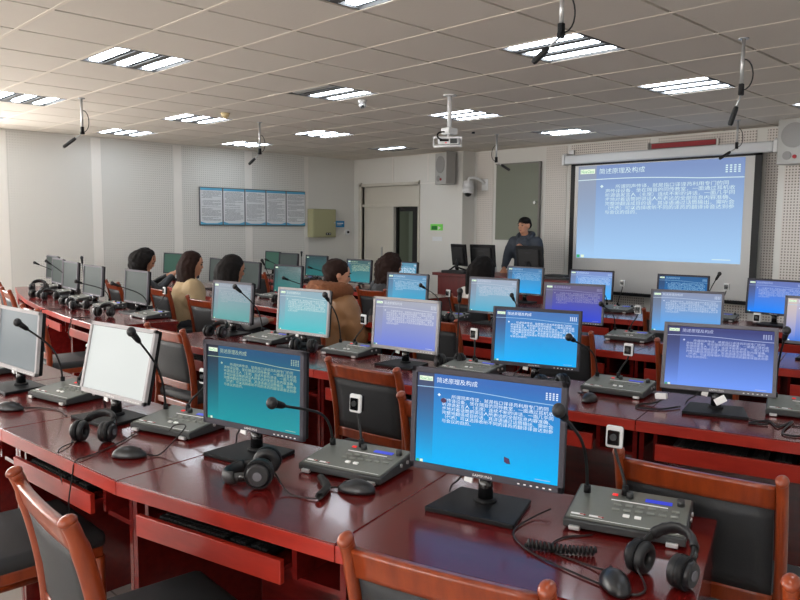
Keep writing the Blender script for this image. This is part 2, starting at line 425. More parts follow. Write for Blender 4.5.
hanging_mic((4.79, 1.91), 2.39, (-.02, .05, -.19), 'hanging microphone pointing steeply down above the projection screen')
hanging_mic((8.26, 3.31), 2.43, (-.14, .12, -.12), 'small far hanging microphone crossing the screen case corner')
hanging_mic((7.51, 5.99), 2.38, (.06, -.17, -.11), 'small far hanging microphone before the green board, pointing right')

t = thing('projector', 'white ceiling projector on a pole in the middle of the room', 'projector', (5.04, 4.56, H))
m = MB(); m.cyl(.02, .02, .30, 'white_plastic', Rot(loc=(0, 0, -.15))); m.cyl(.06, .06, .01, 'white_plastic', Rot(loc=(0, 0, -.005))); m.box((-.06, -.05, -.35), (.06, .05, -.29), 'white_plastic', .01); m.build('mount_pole', t)
T = Rot(0, 0, .6, (0, 0, -.415)) @ Matrix.Scale(.62, 4)
m = MB(); m.box((-.12, -.15, -.045), (.12, .15, .07), 'white_plastic', .015, T); m.build('body', t)
m = MB(); m.box((-.125, -.13, -.03), (-.119, -.03, .04), 'console_side', 0, T); m.box((-.127, -.01, .0), (-.119, .12, .03), 'black', 0, T); m.box((-.127, .02, -.026), (-.119, .04, -.014), 'red_led', 0, T); m.build('connector_panel', t)
m = MB(); m.cyl(.04, .04, .03, 'black_gloss', T @ Rot(0, PI/2, 0, (.125, -.05, .0))); m.build('lens', t)
m = MB()
m.tube([T @ Vector(p) for p in ((-.16, .20, -.075), (-.16, .20, .05), (-.16, -.20, .05), (-.16, -.20, -.075), (-.16, .20, -.075))], .010, 'white_plastic', 8); m.tube([T @ Vector((-.16, 0, .05)), Vector((0, 0, -.34))], .012, 'white_plastic'); m.build('cage', t)
m = MB(); m.tube(bez((-.02, 0, -.33), T @ Vector((-.2, .2, .16)), T @ Vector((-.25, .18, .0)), T @ Vector((-.13, .02, .01))), .008, 'black_matte', 6); m.build('cable', t)
m = MB(); m.cyl(.05, .035, .04, 'beige', Rot(PI, 0, 0, (0, 0, -.02))); m.cyl(.02, .02, .02, 'beige', Rot(loc=(0, 0, -.05))); tag(m.build('smoke_detector', loc=(4.24, 7.01, H)), 'small beige smoke detector on the ceiling', 'smoke detector')
t = thing('dome_camera', 'small white dome camera hanging from the ceiling beside a light', 'camera', (4.69, 5.34, H))
m = MB(); m.cyl(.035, .045, .03, 'white_plastic', Rot(loc=(0, 0, -.015))); m.build('base', t); m = MB(); m.sph(.035, .035, .035, 'silver', Rot(loc=(0, 0, -.045))); m.sph(.018, .018, .018, 'black_gloss', Rot(loc=(-.015, -.012, -.062))); m.build('dome', t)
m = MB(); m.cyl(.02, .02, .02, 'black', Rot(loc=(0, 0, -.01))); tag(m.build('ceiling_sensor', loc=(7.16, 6.08, H)), 'tiny black sensor on the ceiling right of the projector', 'sensor')

# posters
t = thing('poster_board', 'long framed board of five grey text posters with blue borders on the left wall', 'notice board', (5.69, YL-.012, 1.5))
W5 = 1.97/5
m = MB(); m.box((0, -.02, -.005), (1.97, 0, .575), 'poster_frame', .003); m.build('frame', t)
rnd = random.Random(3)
for k in range(5):
    a = k*W5+.012; b = (k+1)*W5-.012; q = MB(); q.box((a, -.024, .01), (b, -.02, .56), 'poster_paper')
    q.box((a, -.026, .525), (b, -.024, .56), 'poster_blue'); 
    q.prism([(0, 0), (b-a, 0), (b-a, .045), ((b-a)*.75, .02), ((b-a)*.25, .02), (0, .045)], 0, .002, 'poster_blue', Matrix.Translation((a, -.024, .01)) @ Rot(PI/2))
    z = .505
    while z > .07:
        if rnd.random() < .88:
            x = a+.02+rnd.choice((0, 0, .03)); e = b-.02-rnd.choice((0, 0, 0, .05, .15))
            while x < e:
                wd = rnd.uniform(.02, .08); q.box((x, -.0255, z), (min(e, x+wd), -.024, z+.005), 'poster_ink'); x += wd+.008
        z -= .0135
    q.build('poster', t, norm=False)
t = thing('electrical_box', 'olive metal electrical box on the left wall beside the posters', 'electrical box', (7.72, YL, 1.31))
m = MB(); m.box((0, -.16, 0), (.5, 0, .48), 'box_olive', .006); m.build('case', t)
m = MB(); m.box((.015, -.172, .015), (.485, -.16, .465), 'box_olive', .005); m.box((.27, -.176, .04), (.38, -.172, .08), 'black'); m.box((.285, -.178, .05), (.31, -.176, .07), 'silver'); m.box((.34, -.178, .05), (.365, -.176, .07), 'silver'); m.cyl(.012, .012, .012, 'silver', Rot(PI/2, 0, 0, (.46, -.176, .25))); m.build('door', t)
m = MB(); m.box((0, -.015, 0), (.21, 0, .11), 'blue_sign', .003); m.box((.04, -.016, .06), (.18, -.015, .075), 'white_label'); m.box((.04, -.016, .035), (.14, -.015, .045), 'white_label'); tag(m.build('blue_sign', loc=(8.32, YL-.002, 1.485)), 'small blue sign between the electrical box and the door', 'sign')
t = thing('socket', 'small round white fitting with a dark centre below the blue sign', 'wall fitting', (8.6, YL, 1.4))
m = MB(); m.cyl(.045, .05, .03, 'white_plastic', Rot(PI/2, 0, 0, (0, -.015, 0))); m.build('plate', t); m = MB(); m.cyl(.022, .022, .03, 'black', Rot(PI/2, 0, 0, (0, -.03, 0))); m.build('knob', t)
t = thing('exit_sign', 'small green sign on the white wall right of the door', 'sign', (XF-.002, 8.17, 1.43))
m = MB(); m.box((-.015, -.13, .02), (0, .13, .12), 'green_sign', .003); m.build('panel', t)
m = MB(); m.box((-.017, -.02, .03), (-.015, .10, .09), mat('dark_green', (20, 120, 40), .5) and 'dark_green'); m.prism([(0, 0), (.06, .03), (0, .06)], 0, .002, 'trim_paint', Matrix.Translation((-.015, -.04, .03)) @ Matrix(((0, 0, -1, 0), (-1, 0, 0, 0), (0, 1, 0, 0), (0, 0, 0, 1)))); m.build('symbol', t)
m = MB(); m.box((-.006, -.10, 0), (0, .11, .07), 'poster_paper', .002); tag(m.build('paper_notice', loc=(XF-.002, 8.15, 1.28)), 'pale paper notice on the wall under the green sign', 'notice')
def wall_speaker(loc, rz, label):
    t = thing('wall_speaker', label, 'speaker', loc, rz, 'grey wall speakers')
    m = MB(); m.prism([(-.20, .17), (-.20, -.17), (0, -.12), (0, .12)], -.24, .24, 'speaker_grey', bev=.01); m.build('cabinet', t)
    m = MB(); m.cyl(.13, .13, .012, 'speaker_cone', Rot(0, PI/2, 0, (-.203, 0, .06)), 28); m.cyl(.045, .045, .012, 'speaker_cone', Rot(0, PI/2, 0, (-.203, .06, -.15)), 20); m.build('grille', t)
    m = MB(); m.cyl(.02, .02, .012, 'banner_red', Rot(0, PI/2, 0, (-.206, -.02, -.165)), 14); tag(m.build('badge', t), 'round red badge')
    m = MB(); m.box((-.1, -.02, .23), (.04, .02, .27), 'silver', .003); m.build('bracket', t)
wall_speaker((8.72, 7.83, 2.40), -.30, 'grey wall speaker with a red badge between door and camera')
wall_speaker((8.70, 2.80, 2.44), -.1, 'grey wall speaker cut by the right picture edge')
# ptz camera on its bracket
t = thing('security_camera', 'white dome security camera on a bracket left of the green board', 'camera', (XR, 7.42, 2.16))
m = MB(); m.box((-.02, -.06, -.09), (0, .06, .09), 'white_plastic', .006); m.tube(smooth_path([(-.02, 0, .02), (-.12, .05, .09), (-.22, .12, .10), (-.24, .14, .06)]), .022, 'white_plastic', 10); m.build('bracket', t)
m = MB(); m.cyl(.085, .075, .13, 'white_plastic', Rot(loc=(-.24, .14, -.01)), 28); m.cyl(.09, .085, .03, 'white_plastic', Rot(loc=(-.24, .14, -.085)), 28); m.sph(.084, .084, .06, 'white_plastic', Rot(loc=(-.24, .14, -.10))); m.build('housing', t)
m = MB(); m.sph(.06, .06, .06, 'black_gloss', Rot(loc=(-.25, .135, -.13))); m.build('lens_dome', t)
# green board
t = thing('wall_board', 'tall grey-green board on the front wall behind the teacher', 'board', (XR-.01, 6.78, 1.32))
m = MB(); m.box((-.03, -.40, 0), (0, .40, 1.13), 'board_green', .003); m.build('panel', t)
m = MB(); m.box((-.045, -.41, -.01), (0, -.385, 1.14), 'grey_duct', .003); m.box((-.035, -.41, 1.125), (0, .41, 1.14), 'grey_duct'); m.build('edge_trim', t)
m = MB(); m.cyl(.02, .02, .03, 'silver', Rot(0, PI/2, 0, (-.045, -.33, .55))); m.build('knob', t)
# red banner in the wall slot
t = thing('red_banner', 'red strip lying in a dark slot above the projection screen', 'banner', (XR-.01, 4.28, 2.475))
m = MB(); m.box((-.02, -.44, -.015), (0, .44, .115), 'grey_duct'); m.box((-.035, -.45, -.02), (0, -.43, .12), 'trim_paint'); m.box((-.03, .43, -.02), (0, .45, .12), 'grey_duct'); m.build('slot', t)
m = MB(); m.box((-.032, -.42, .045), (-.02, .40, .105), 'banner_red', .004); tag(m.build('banner', t), 'dark red strip')

# ------------------------------------------------------------------ slides
LINES = ['　　所谓同声传译，就是指口译译员利用专门的同', '声传译设备，坐在隔音的同传教室，一面通过耳机收', '听源语发言人（主席）连续不断的讲话，一面几乎同',
         '步地对着话筒把讲话人所表达的全部信息内容准确、', '完整地翻译成目的语，其译语通过话筒输出。需听会', '（代表）可以选择收听不同的译员的翻译译音达到参', '与会议的目的。']
TM_TITLE = text_mesh('简述原理及构成', 1)
TM_BODY = text_mesh('\n'.join(LINES), 1, line=1.0)
TM_LOGO = text_mesh('NewClass', 1); TM_BRAND = text_mesh('SAMSUNG', 1, 'CENTER')
def ext(me):
    xs = [v.co.x for v in me.vertices]; ys = [v.co.y for v in me.vertices]; return min(xs), max(xs), min(ys), max(ys)
def place_text(mb, me, x0, x1, z0, z1, y, m):
    """fit text mesh into screen rectangle; screen x grows to the viewer's right = local -y"""
    a, b, c, d = ext(me); sx = (x1-x0)/(b-a); sz = (z1-z0)/(d-c)
    T = Matrix(((0, 0, 0, y), (-sx, 0, 0, -(x0-a*sx)), (0, sz, 0, z0-c*sz), (0, 0, 0, 1)))
    mb.add_mesh(me, T, m)
def slide_mat(name, top, bot, left, k=1.0, rough=.3):
    m = mat(name, (10, 12, 16), rough, spec=.15); nt = m.node_tree; b = nt.nodes['Principled BSDF']; L = nt.links
    uv = nt.nodes.new('ShaderNodeUVMap'); sp = nt.nodes.new('ShaderNodeSeparateXYZ'); L.new(uv.outputs[0], sp.inputs[0])
    cr = nt.nodes.new('ShaderNodeValToRGB'); e = cr.color_ramp.elements
    e[0].position = .05; e[0].color = (*lin(bot), 1); e[1].position = .95; e[1].color = (*lin(top), 1); L.new(sp.outputs[1], cr.inputs[0])
    lt = nt.nodes.new('ShaderNodeMath'); lt.operation = 'LESS_THAN'; lt.inputs[1].default_value = .125; L.new(sp.outputs[0], lt.inputs[0])
    mu = nt.nodes.new('ShaderNodeMath'); mu.operation = 'MULTIPLY'; L.new(lt.outputs[0], mu.inputs[0]); L.new(sp.outputs[1], mu.inputs[1])
    mx = nt.nodes.new('ShaderNodeMix'); mx.data_type = 'RGBA'; L.new(mu.outputs[0], mx.inputs[0]); L.new(cr.outputs[0], mx.inputs[6]); mx.inputs[7].default_value = (*lin(left), 1)
    L.new(mx.outputs[2], b.inputs['Emission Color']); b.inputs['Emission Strength'].default_value = k
    return m
SW, SH = .410, .252
def screen_mesh(W, H_, text=True, ink='ink', extra=None):
    mb = MB(); uvl = mb.bm.loops.layers.uv.new('UVMap')
    f = mb.quad([(0, W/2, 0), (0, -W/2, 0), (0, -W/2, H_), (0, W/2, H_)], 'slide_default')
    for lp, uv in zip(f.loops, ((0, 0), (1, 0), (1, 1), (0, 1))): lp[uvl].uv = uv
    if text:
        X = lambda u: u*W-W/2; Z = lambda v: v*H_; y = -.0006*W/.41
        mb.quad([(y, -X(.015), Z(.915)), (y, -X(.115), Z(.915)), (y, -X(.115), Z(.965)), (y, -X(.015), Z(.965))], 'logo_pale')
        place_text(mb, TM_LOGO, X(.022), X(.108), Z(.923), Z(.957), y*1.6, 'logo_green')
        place_text(mb, TM_TITLE, X(.145), X(.44), Z(.905), Z(.965), y, ink)
        place_text(mb, TM_BODY, X(.19), X(.955), Z(.478), Z(.79), y, ink)
        n = 24
        for i in range(n):
            a, b = i/n, (i+1)/n; za = .842+.018*math.sin(PI*min(1, a*1.3))-.03*a; zb = .842+.018*math.sin(PI*min(1, b*1.3))-.03*b
            mb.quad([(y, -X(a), Z(za)), (y, -X(b), Z(zb)), (y, -X(b), Z(zb+.008)), (y, -X(a), Z(za+.008))], 'ink_soft')
        cx, cz = .165, .775
        mb.quad([(y, -X(cx-.012), Z(cz)), (y, -X(cx), Z(cz-.018)), (y, -X(cx+.012), Z(cz)), (y, -X(cx), Z(cz+.018))], ink)
        for a in range(4):
            for b in range(4):
                u0 = .90+a*.022; v0 = .865+b*.020
                mb.quad([(y, -X(u0), Z(v0)), (y, -X(u0+.012), Z(v0)), (y, -X(u0+.012), Z(v0+.012)), (y, -X(u0), Z(v0+.012))], ink)
        mb.quad([(y, -X(.85), Z(.03)), (y, -X(.95), Z(.03)), (y, -X(.95), Z(.038)), (y, -X(.85), Z(.038))], 'ink_soft')
    # taskbar icon at lower left
        for u0, c in ((.005, 'logo_green'), (.035, 'logo_pale')):
            mb.quad([(y, -X(u0), Z(.005)), (y, -X(u0+.022), Z(.005)), (y, -X(u0+.022), Z(.035)), (y, -X(u0), Z(.035))], c)
    return mb
slide_mat('slide_default', (60, 110, 180), (0, 170, 240), (50, 60, 90))
mat('ink', (0, 0, 0), .5, emit=(225, 238, 250), estr=1); mat('ink_soft', (0, 0, 0), .5, emit=(150, 195, 230), estr=1)
mat('ink_dim', (0, 0, 0), .5, emit=(160, 180, 150), estr=1)
mat('logo_pale', (0, 0, 0), .5, emit=(225, 240, 215), estr=1); mat('logo_green', (0, 0, 0), .5, emit=(60, 170, 110), estr=1)
mat('cursor', (60, 10, 70), .5)
SM = screen_mesh(SW, SH).build('screen', norm=False); SM_TEXT = SM.data; bpy.data.objects.remove(SM)
SM = screen_mesh(SW, SH, False).build('screen', norm=False); SM_BLANK = SM.data; bpy.data.objects.remove(SM)
SM = screen_mesh(2.2, 1.23); SMP = SM.build('screen', norm=False).data
for o in [o for o in bpy.data.objects if o.name.startswith('screen')]: bpy.data.objects.remove(o)

# projection screen
t = thing('projection_screen', 'wide pull-down projection screen showing the blue slide on the front wall', 'projection screen', (XR-.19, 4.50, 0))
m = MB(); m.box((-.06, -1.37, 2.37), (.06, 1.34, 2.49), 'case_metal', .02)
m.box((-.065, -1.42, 2.36), (.065, -1.37, 2.50), 'white_plastic', .01); m.box((-.065, 1.34, 2.36), (.065, 1.38, 2.50), 'white_plastic', .01)
place_text(m, TM_BRAND, -.0+.95, 1.1, 2.425, 2.44, -.0605, 'console_side') if False else None
m.build('case', t)
for s in (-1.40, 1.36):
    m = MB(); m.box((-.02, s-.03, 2.48), (.17, s+.03, 2.52), 'silver', .003); m.box((.14, s-.04, 2.40), (.17, s+.04, 2.58), 'silver', .003); m.build('bracket', t)
m = MB(); m.box((0, -1.235, .68), (.003, 1.255, 2.38), 'screen_fabric'); m.build('fabric', t)
m = MB()
for a, b in (((-.002, 1.195, .66), (.004, 1.262, 2.38)), ((-.002, -1.245, .66), (.004, -1.165, 2.38)), ((-.002, -1.24, 2.345), (.004, 1.26, 2.38))): m.box(a, b, 'black_matte')
m.box((-.02, -1.25, .635), (.02, 1.265, .675), 'black', .008); m.build('black_border', t)
o = bpy.data.objects.new('projected_slide', SMP); C.objects.link(o); o.parent = t; o.location = (-.004, .04, 1.105)
pm = slide_mat('slide_projected', (128, 150, 196), (166, 206, 246), (150, 160, 178), .95, .8)
def own_slots(o, first, ink=None):
    for i, s in enumerate(o.material_slots):
        nm = s.material.name
        if i == 0: s.link = 'OBJECT'; s.material = first
        elif ink and nm == 'ink': s.link = 'OBJECT'; s.material = ink
        elif ink and nm == 'ink_soft': s.link = 'OBJECT'; s.material = ink
own_slots(o, pm, mat('ink_proj', (0, 0, 0), .5, emit=(205, 228, 232), estr=1))
tag(o, 'projected blue slide with white Chinese text')

# ------------------------------------------------------------------ desks
ROWS = {}
def arc(x0): return lambda y: x0+(5-y)**2/30
def desk_row(key, xf, ys, labels, depth=.60, phi=None, tray=True):
    """straight desk units along a gently curved row; ys are the seams of the front edge, right to left"""
    P = [Vector((xf(y) if callable(xf) else xf[i], y)) for i, y in enumerate(ys)]
    n = len(P); dirs = []
    for i in range(n-1):
        d = (P[i+1]-P[i]).normalized(); dirs.append(Vector((d.y, -d.x)))
    seam = []
    for i in range(n):
        a = dirs[max(0, i-1)]; b = dirs[min(n-2, i)]; seam.append((a+b).normalized())
    out = []
    for i in range(n-1):
        mid = (P[i]+P[i+1])/2; a = math.atan2(dirs[i].y, dirs[i].x); R = Matrix.Rotation(-a, 2)
        fr, fl = R @ (P[i]-mid), R @ (P[i+1]-mid); sr, sl = R @ seam[i], R @ seam[i+1]
        br, bl = fr+sr*(depth/sr.x), fl+sl*(depth/sl.x)
        g = .0015
        fr.y += g; br.y += g; fl.y -= g; bl.y -= g
        t = thing('desk', labels[i], 'desk', (mid.x, mid.y, 0), a, 'red wooden desks in rows')
        m = MB(); m.prism([fr, br, bl, fl], .725, .75, 'desk_wood', bev=.0025); m.build('desktop', t)
        m = MB(); m.prism([fr, fr+Vector((.03, 0)), fl+Vector((.03, 0)), fl], .706, .7248, 'desk_edge')
        m.prism([fr-Vector((.004, 0)), fr, fl, fl-Vector((.004, 0))], .706, .747, 'desk_edge', bev=.001); m.build('front_edge', t)
        for (q0, q1, s) in ((fr, br, 1), (fl, bl, -1)):
            m = MB(); o1 = Vector((.05, .004*s)); o2 = Vector((-.02, .004*s)); th = Vector((0, .018*s))
            p = [q0+o1, q1+o2, q1+o2+th, q0+o1+th]
            if s < 0: p.reverse()
            m.prism(p, 0, .724, 'desk_wood'); m.build('side_panel', t)
        yr, yl = fr.y+.025, fl.y-.025
        m = MB(); m.prism([(depth-.07, max(yr, br.y+.03)), (depth-.052, max(yr, br.y+.03)), (depth-.052, min(yl, bl.y-.03)), (depth-.07, min(yl, bl.y-.03))], .08, .724, 'desk_wood'); m.build('back_panel', t)
        m = MB(); dv = yr+.13; m.box((.045, dv, .60), (.40, dv+.016, .724), 'desk_wood'); m.box((.06, yr, .585), (.40, dv+.016, .60), 'desk_wood'); m.build('storage_shelf', t)
        m = MB(); m.box((.004, dv+.02, .598), (.020, yl-.05, .662), 'desk_edge', .002); m.box((.020, dv+.02, .630), (.36, yl-.05, .642), 'desk_wood')
        m.box((.05, yl-.048, .59), (.40, yl-.034, .724), 'desk_wood'); m.build('keyboard_tray', t)
        out.append((t, mid, a, (dv+.02+yl-.05)/2))
    ROWS[key] = out
    return out
R1x = [1.33, 1.08, .89, .82, .79, .78]
desk_row('r1', R1x, [.57, 1.32, 2.10, 2.92, 3.72, 4.5],
  ['front row desk unit at right under the large bright blue monitor', 'front row desk unit under the teal slide monitor', 'front row desk unit under the white-screen monitor', 'front row desk unit under the dark grey monitor at the left edge', 'front row desk unit cut by the left picture edge'])
desk_row('r2', arc(2.25), [.64, 1.41, 2.24, 3.08, 3.90, 4.70],
  ['second row desk unit under the large violet-blue monitor at right', 'second row desk unit under the bright blue monitor behind the front one', 'second row desk unit under the pale violet monitor', 'second row desk unit under the pale aqua monitor', 'second row desk unit at the aisle under the dim teal monitor'])
desk_row('r2l', arc(2.2), [5.40, 6.24, 7.08, 7.92, 8.72, 9.5],
  ['left block desk unit at the aisle end of the curved table', 'second unit of the left curved table from the aisle', 'middle unit of the left curved table', 'fourth unit of the left curved table from the aisle', 'unit of the left curved table nearest the side wall'])
desk_row('r3', arc(3.88), [.7, 1.45, 2.22, 3.02, 3.85, 4.65],
  ['third row desk unit at the right picture edge', 'third row desk unit under the pale blue monitor before the projection screen', 'third row desk unit under the violet monitor', 'third row desk unit under the monitor before the dark-haired woman', 'third row desk unit in front of the woman in tan leather'])
desk_row('r3l', arc(3.88), [5.45, 6.26, 7.1, 7.95, 8.8, 9.6],
  ['far left block desk unit at the aisle under the dark teal monitor', 'far left block desk unit before the woman with the grey top', 'far left block desk unit before the woman in the beige coat', 'far left block desk unit before the woman holding a phone', 'far left block desk unit against the side wall'])
desk_row('r4', arc(5.52), [1.5, 2.3, 3.07, 3.87, 4.65],
  ['fourth row desk unit under the vivid blue monitor at right', 'fourth row desk unit under the deep blue monitor before the screen', 'fourth row desk unit left of the projection screen corner', 'fourth row desk unit in front of the woman before the podium'])
desk_row('r4l', arc(5.52), [5.4, 6.2, 7.2, 8.05, 8.9, 9.7],
  ['back left desk unit in front of the woman in the black jacket', 'back left desk unit beyond the woman in tan leather', 'back left desk unit under the teal monitor below the electrical box', 'back left desk unit under the dark monitor with the upright microphone', 'back left desk unit against the side wall'])

# ------------------------------------------------------------------ chairs
def make_chair(label, loc, rz):
    t = thing('chair', label, 'chair', loc, rz, 'wooden chairs with grey leather seat and back')
    prof = [(-.245, 0), (-.225, .2), (-.205, .40), (-.198, .52), (-.208, .64), (-.228, .75), (-.252, .84), (-.268, .883)]
    for s in (1, -1):
        y = .205*s
        m = MB(); pts = smooth_path([(x, y, z) for x, z in prof], 4); n = len(pts)
        rad = [(.0135, .016) if i < n*.2 else ((.0150, .0215) if i < n*.8 else (.0150, .018)) for i in range(n)]
        m.tube(pts, rad, 'chair_wood', 12, flat=(0, 1, 0))
        m.sph(.021, .0165, .014, 'chair_wood', Rot(0, -.35, 0, (-.269, y, .884))); m.build('back_post', t)
        m = MB(); m.tube([(.20, y*.98, .0), (.205, y*.98, .2), (.20, y*.98, .40)], [(.013, .013), (.016, .016), (.019, .019)], 'chair_wood', 10); m.build('front_leg', t)
    xz = lambda z: -.198-.000 if z < .52 else (-.198-.74*(z-.52)**1.0*(z-.52)/.35*1.0)
    def slab(z0, z1, x0f, th, m_, name, bulge=0, inset=.19, nseg=6, bow=.007):
        m = MB(); ny = 8; F = []; B = []
        for i in range(nseg+1):
            z = z0+(z1-z0)*i/nseg; rf = []; rb = []
            for j in range(ny+1):
                v = j/ny; y = -inset+2*inset*v; cb = bow*(1-(2*v-1)**2)
                bl = bulge*math.sin(PI*min(1, max(0, v)))**.5*math.sin(PI*i/nseg)**.5
                rf.append(m.bm.verts.new((x0f(z)-cb-th/2-bl, y, z))); rb.append(m.bm.verts.new((x0f(z)-cb+th/2+bl, y, z)))
            F.append(rf); B.append(rb)
        k = m.mi(m_)
        def q(*v):
            f = m.bm.faces.new(v); f.material_index = k; f.smooth = True
        for i in range(nseg):
            for j in range(ny):
                q(F[i][j], F[i][j+1], F[i+1][j+1], F[i+1][j]); q(B[i][j], B[i+1][j], B[i+1][j+1], B[i][j+1])
        for j in range(ny): q(F[0][j], B[0][j], B[0][j+1], F[0][j+1]); q(F[-1][j], F[-1][j+1], B[-1][j+1], B[-1][j])
        for i in range(nseg): q(F[i][0], F[i+1][0], B[i+1][0], B[i][0]); q(F[i][-1], B[i][-1], B[i+1][-1], B[i+1][-1])if False else q(F[i][-1], B[i][-1], B[i+1][-1], F[i+1][-1])
        return m.build(name, t)
    def px(z):
        for (x0, z0), (x1, z1) in zip(prof, prof[1:]):
            if z0 <= z <= z1: return x0+(x1-x0)*(z-z0)/(z1-z0)
        return prof[-1][0]
    slab(.803, .866, px, .024, 'chair_wood', 'top_rail'); slab(.515, .560, px, .024, 'chair_wood', 'lower_rail')
    slab(.558, .806, px, .016, 'leather', 'backrest', .010, .186)
    m = MB(); m.box((-.215, -.205, .395), (.215, .205, .435), 'chair_wood', .006)
    m.build('seat_frame', t)
    m = MB()
    v = m.box((-.20, -.215, .43), (.225, .215, .485), 'leather', .02)
    for f in m.bm.faces: f.smooth = True
    m.build('seat', t)
    for s in (1, -1):
        m = MB(); m.tube([(-.225, .2*s, .2), (.2, .2*s, .2)], .011, 'chair_wood', 8); m.build('stretcher', t)
    return t
CH0 = None
def chair(x, y, deg, label):
    global CH0
    a = math.radians(deg)
    if CH0 is None: CH0 = make_chair(label, (x, y, 0), a); return CH0
    return dup(CH0, (x, y, 0), a, label)
for c in [(.83, 1.74, -3, 'nearest chair at lower left, its curved back seen from the side'), (1.233, .97, 17, 'chair at the bottom centre under the large blue monitor desk'),
          (2.15, .865, 10, 'chair with a wide dark back behind the headphones at lower right'), (2.44, 2.51, 7, 'chair behind the webcam between the teal and blue front monitors'),
          (2.18, 1.76, 8, 'chair mostly hidden behind the large front blue monitor'), (2.35, 4.18, 3, 'chair between the white-screen and the teal front monitors'),
          (.75, 2.6, 0, 'chair seat cut by the left picture edge at the bottom'), (2.12, 5.8, -4, 'chair seat visible between the two leftmost front monitors'),
          (2.46, 7.50, -8, 'nearer of the two chairs at the left edge by the curved table'), (2.68, 8.50, -12, 'chair at the far left picture edge by the side wall'),
          (3.65, 6.87, -2, 'chair of the woman in the beige coat'), (3.44, 5.7, 0, 'chair in front of the woman with the grey top, beside the aqua monitor'),
          (3.72, 4.68, 4, 'chair of the woman in the tan leather coat'), (3.93, 3.46, 4, 'third row chair right of the pale violet monitor'),
          (5.37, 4.36, 2, 'chair of the dark-haired woman before the podium'), (4.1, 2.58, 8, 'third row chair just right of the bright blue second row monitor'),
          (4.2, 1.78, 8, 'third row chair just left of the large violet-blue monitor'), (5.64, 2.61, 6, 'fourth row chair left of the pale blue monitor'),
          (5.22, 5.5, 0, 'chair of the woman in the black jacket'), (3.62, 7.86, -6, 'chair of the woman holding a phone'),
          (1.67, .26, 10, 'chair post at the lower right corner of the picture'),
          (5.8, 8.36, -8, 'empty chair in the back left rows near the side wall')]:
    chair(*c)

# ------------------------------------------------------------------ monitors
GRP_MON = 'computer monitors on the desks'
def stand_mesh():
    m = MB()
    m.prism([(-.115, -.125), (.075, -.105), (.075, .105), (-.115, .125)], 0, .014, 'black', bev=.003)
    m.cyl(.032, .028, .012, 'black', Rot(loc=(.004, 0, .018))); m.cyl(.021, .019, .075, 'black_gloss', Rot(loc=(.004, 0, .055)))
    m.box((.004, -.03, .07), (.028, .03, .10), 'black', .004)
    return m
def panel_mesh(W, Hh, bez_m, brand=True):
    m = MB(); b = .015
    m.box((-.004, -W/2+.004, .004), (.022, W/2-.004, Hh-.004), 'black', .004)
    m.box((.02, -W/2+.06, .05), (.042, W/2-.06, Hh-.05), 'black', .012)
    for lo, hi in (((-.012, -W/2, 0), (.004, -W/2+b, Hh)), ((-.012, W/2-b, 0), (.004, W/2, Hh)), ((-.012, -W/2, 0), (.004, W/2, b+.003)), ((-.012, -W/2, Hh-b), (.004, W/2, Hh))): m.box(lo, hi, bez_m, .002)
    if brand:
        place_text(m, TM_BRAND, -.028, .028, .0055, .0125, -.0126, 'white_label')
        for k in range(6): m.box((-.0128, -W/2+.03+k*.017, .006), (-.012, -W/2+.036+k*.017, .009), 'white_label')
    return m
PANELS = {}
def monitor(x, y, rz, label, bezel='bezel_grey', tilt=.07, screen=None, text=True, ink=None, z=.75, W=.44, Hh=.285, lift=.08, tags=0):
    t = thing('monitor', label, 'monitor', (x, y, z), rz, GRP_MON)
    if 'stand' not in PANELS:
        o = stand_mesh().build('stand', t); PANELS['stand'] = o.data
    else:
        o = bpy.data.objects.new('stand', PANELS['stand']); C.objects.link(o); o.parent = t
    if bezel not in PANELS:
        p = panel_mesh(W, Hh, bezel).build('display_panel', t); PANELS[bezel] = p.data
    else:
        p = bpy.data.objects.new('display_panel', PANELS[bezel]); C.objects.link(p); p.parent = t
    p.location = (-.012, 0, lift); p.rotation_euler = (0, tilt, 0)
    if screen is not None:
        s = bpy.data.objects.new('screen', SM_TEXT if text else SM_BLANK); C.objects.link(s); s.parent = p; s.location = (-.0055, 0, .017)
        own_slots(s, screen, ink)
    if tags:
        k = MB(); k.tube(bez((.0, .06, .09), (-.01, .09, .03), (.02, .10, .06), (.03, .12, .01), 8), .003, 'black_matte', 6)
        k.box((-.014, .045, .052), (-.006, .070, .074), 'white_label', .002, Rot(.2)); k.build('cable', t)
    return t
S = lambda n, top, bot, left, k=1: slide_mat('slide_'+n, top, bot, left, k)
DIMINK = MATS['ink_dim']
mat('glass_off_light', (60, 62, 62), .4, spec=.3, emit=(214, 219, 216), estr=.85)  # switched-off screen; the white window glare is painted as emission
mat('glass_off', (44, 48, 47), .5, spec=.04, emit=(80, 88, 85), estr=.55)  # dim grey glare of the windows put into the emission
mat('glass_off_mid', (50, 54, 56), .4, spec=.1, emit=(118, 126, 130), estr=.8)  # light grey window reflection painted in as emission
mat('glass_off_green', (40, 50, 46), .5, spec=.04, emit=(62, 94, 82), estr=.7)  # switched-off glass given its own faint green glow
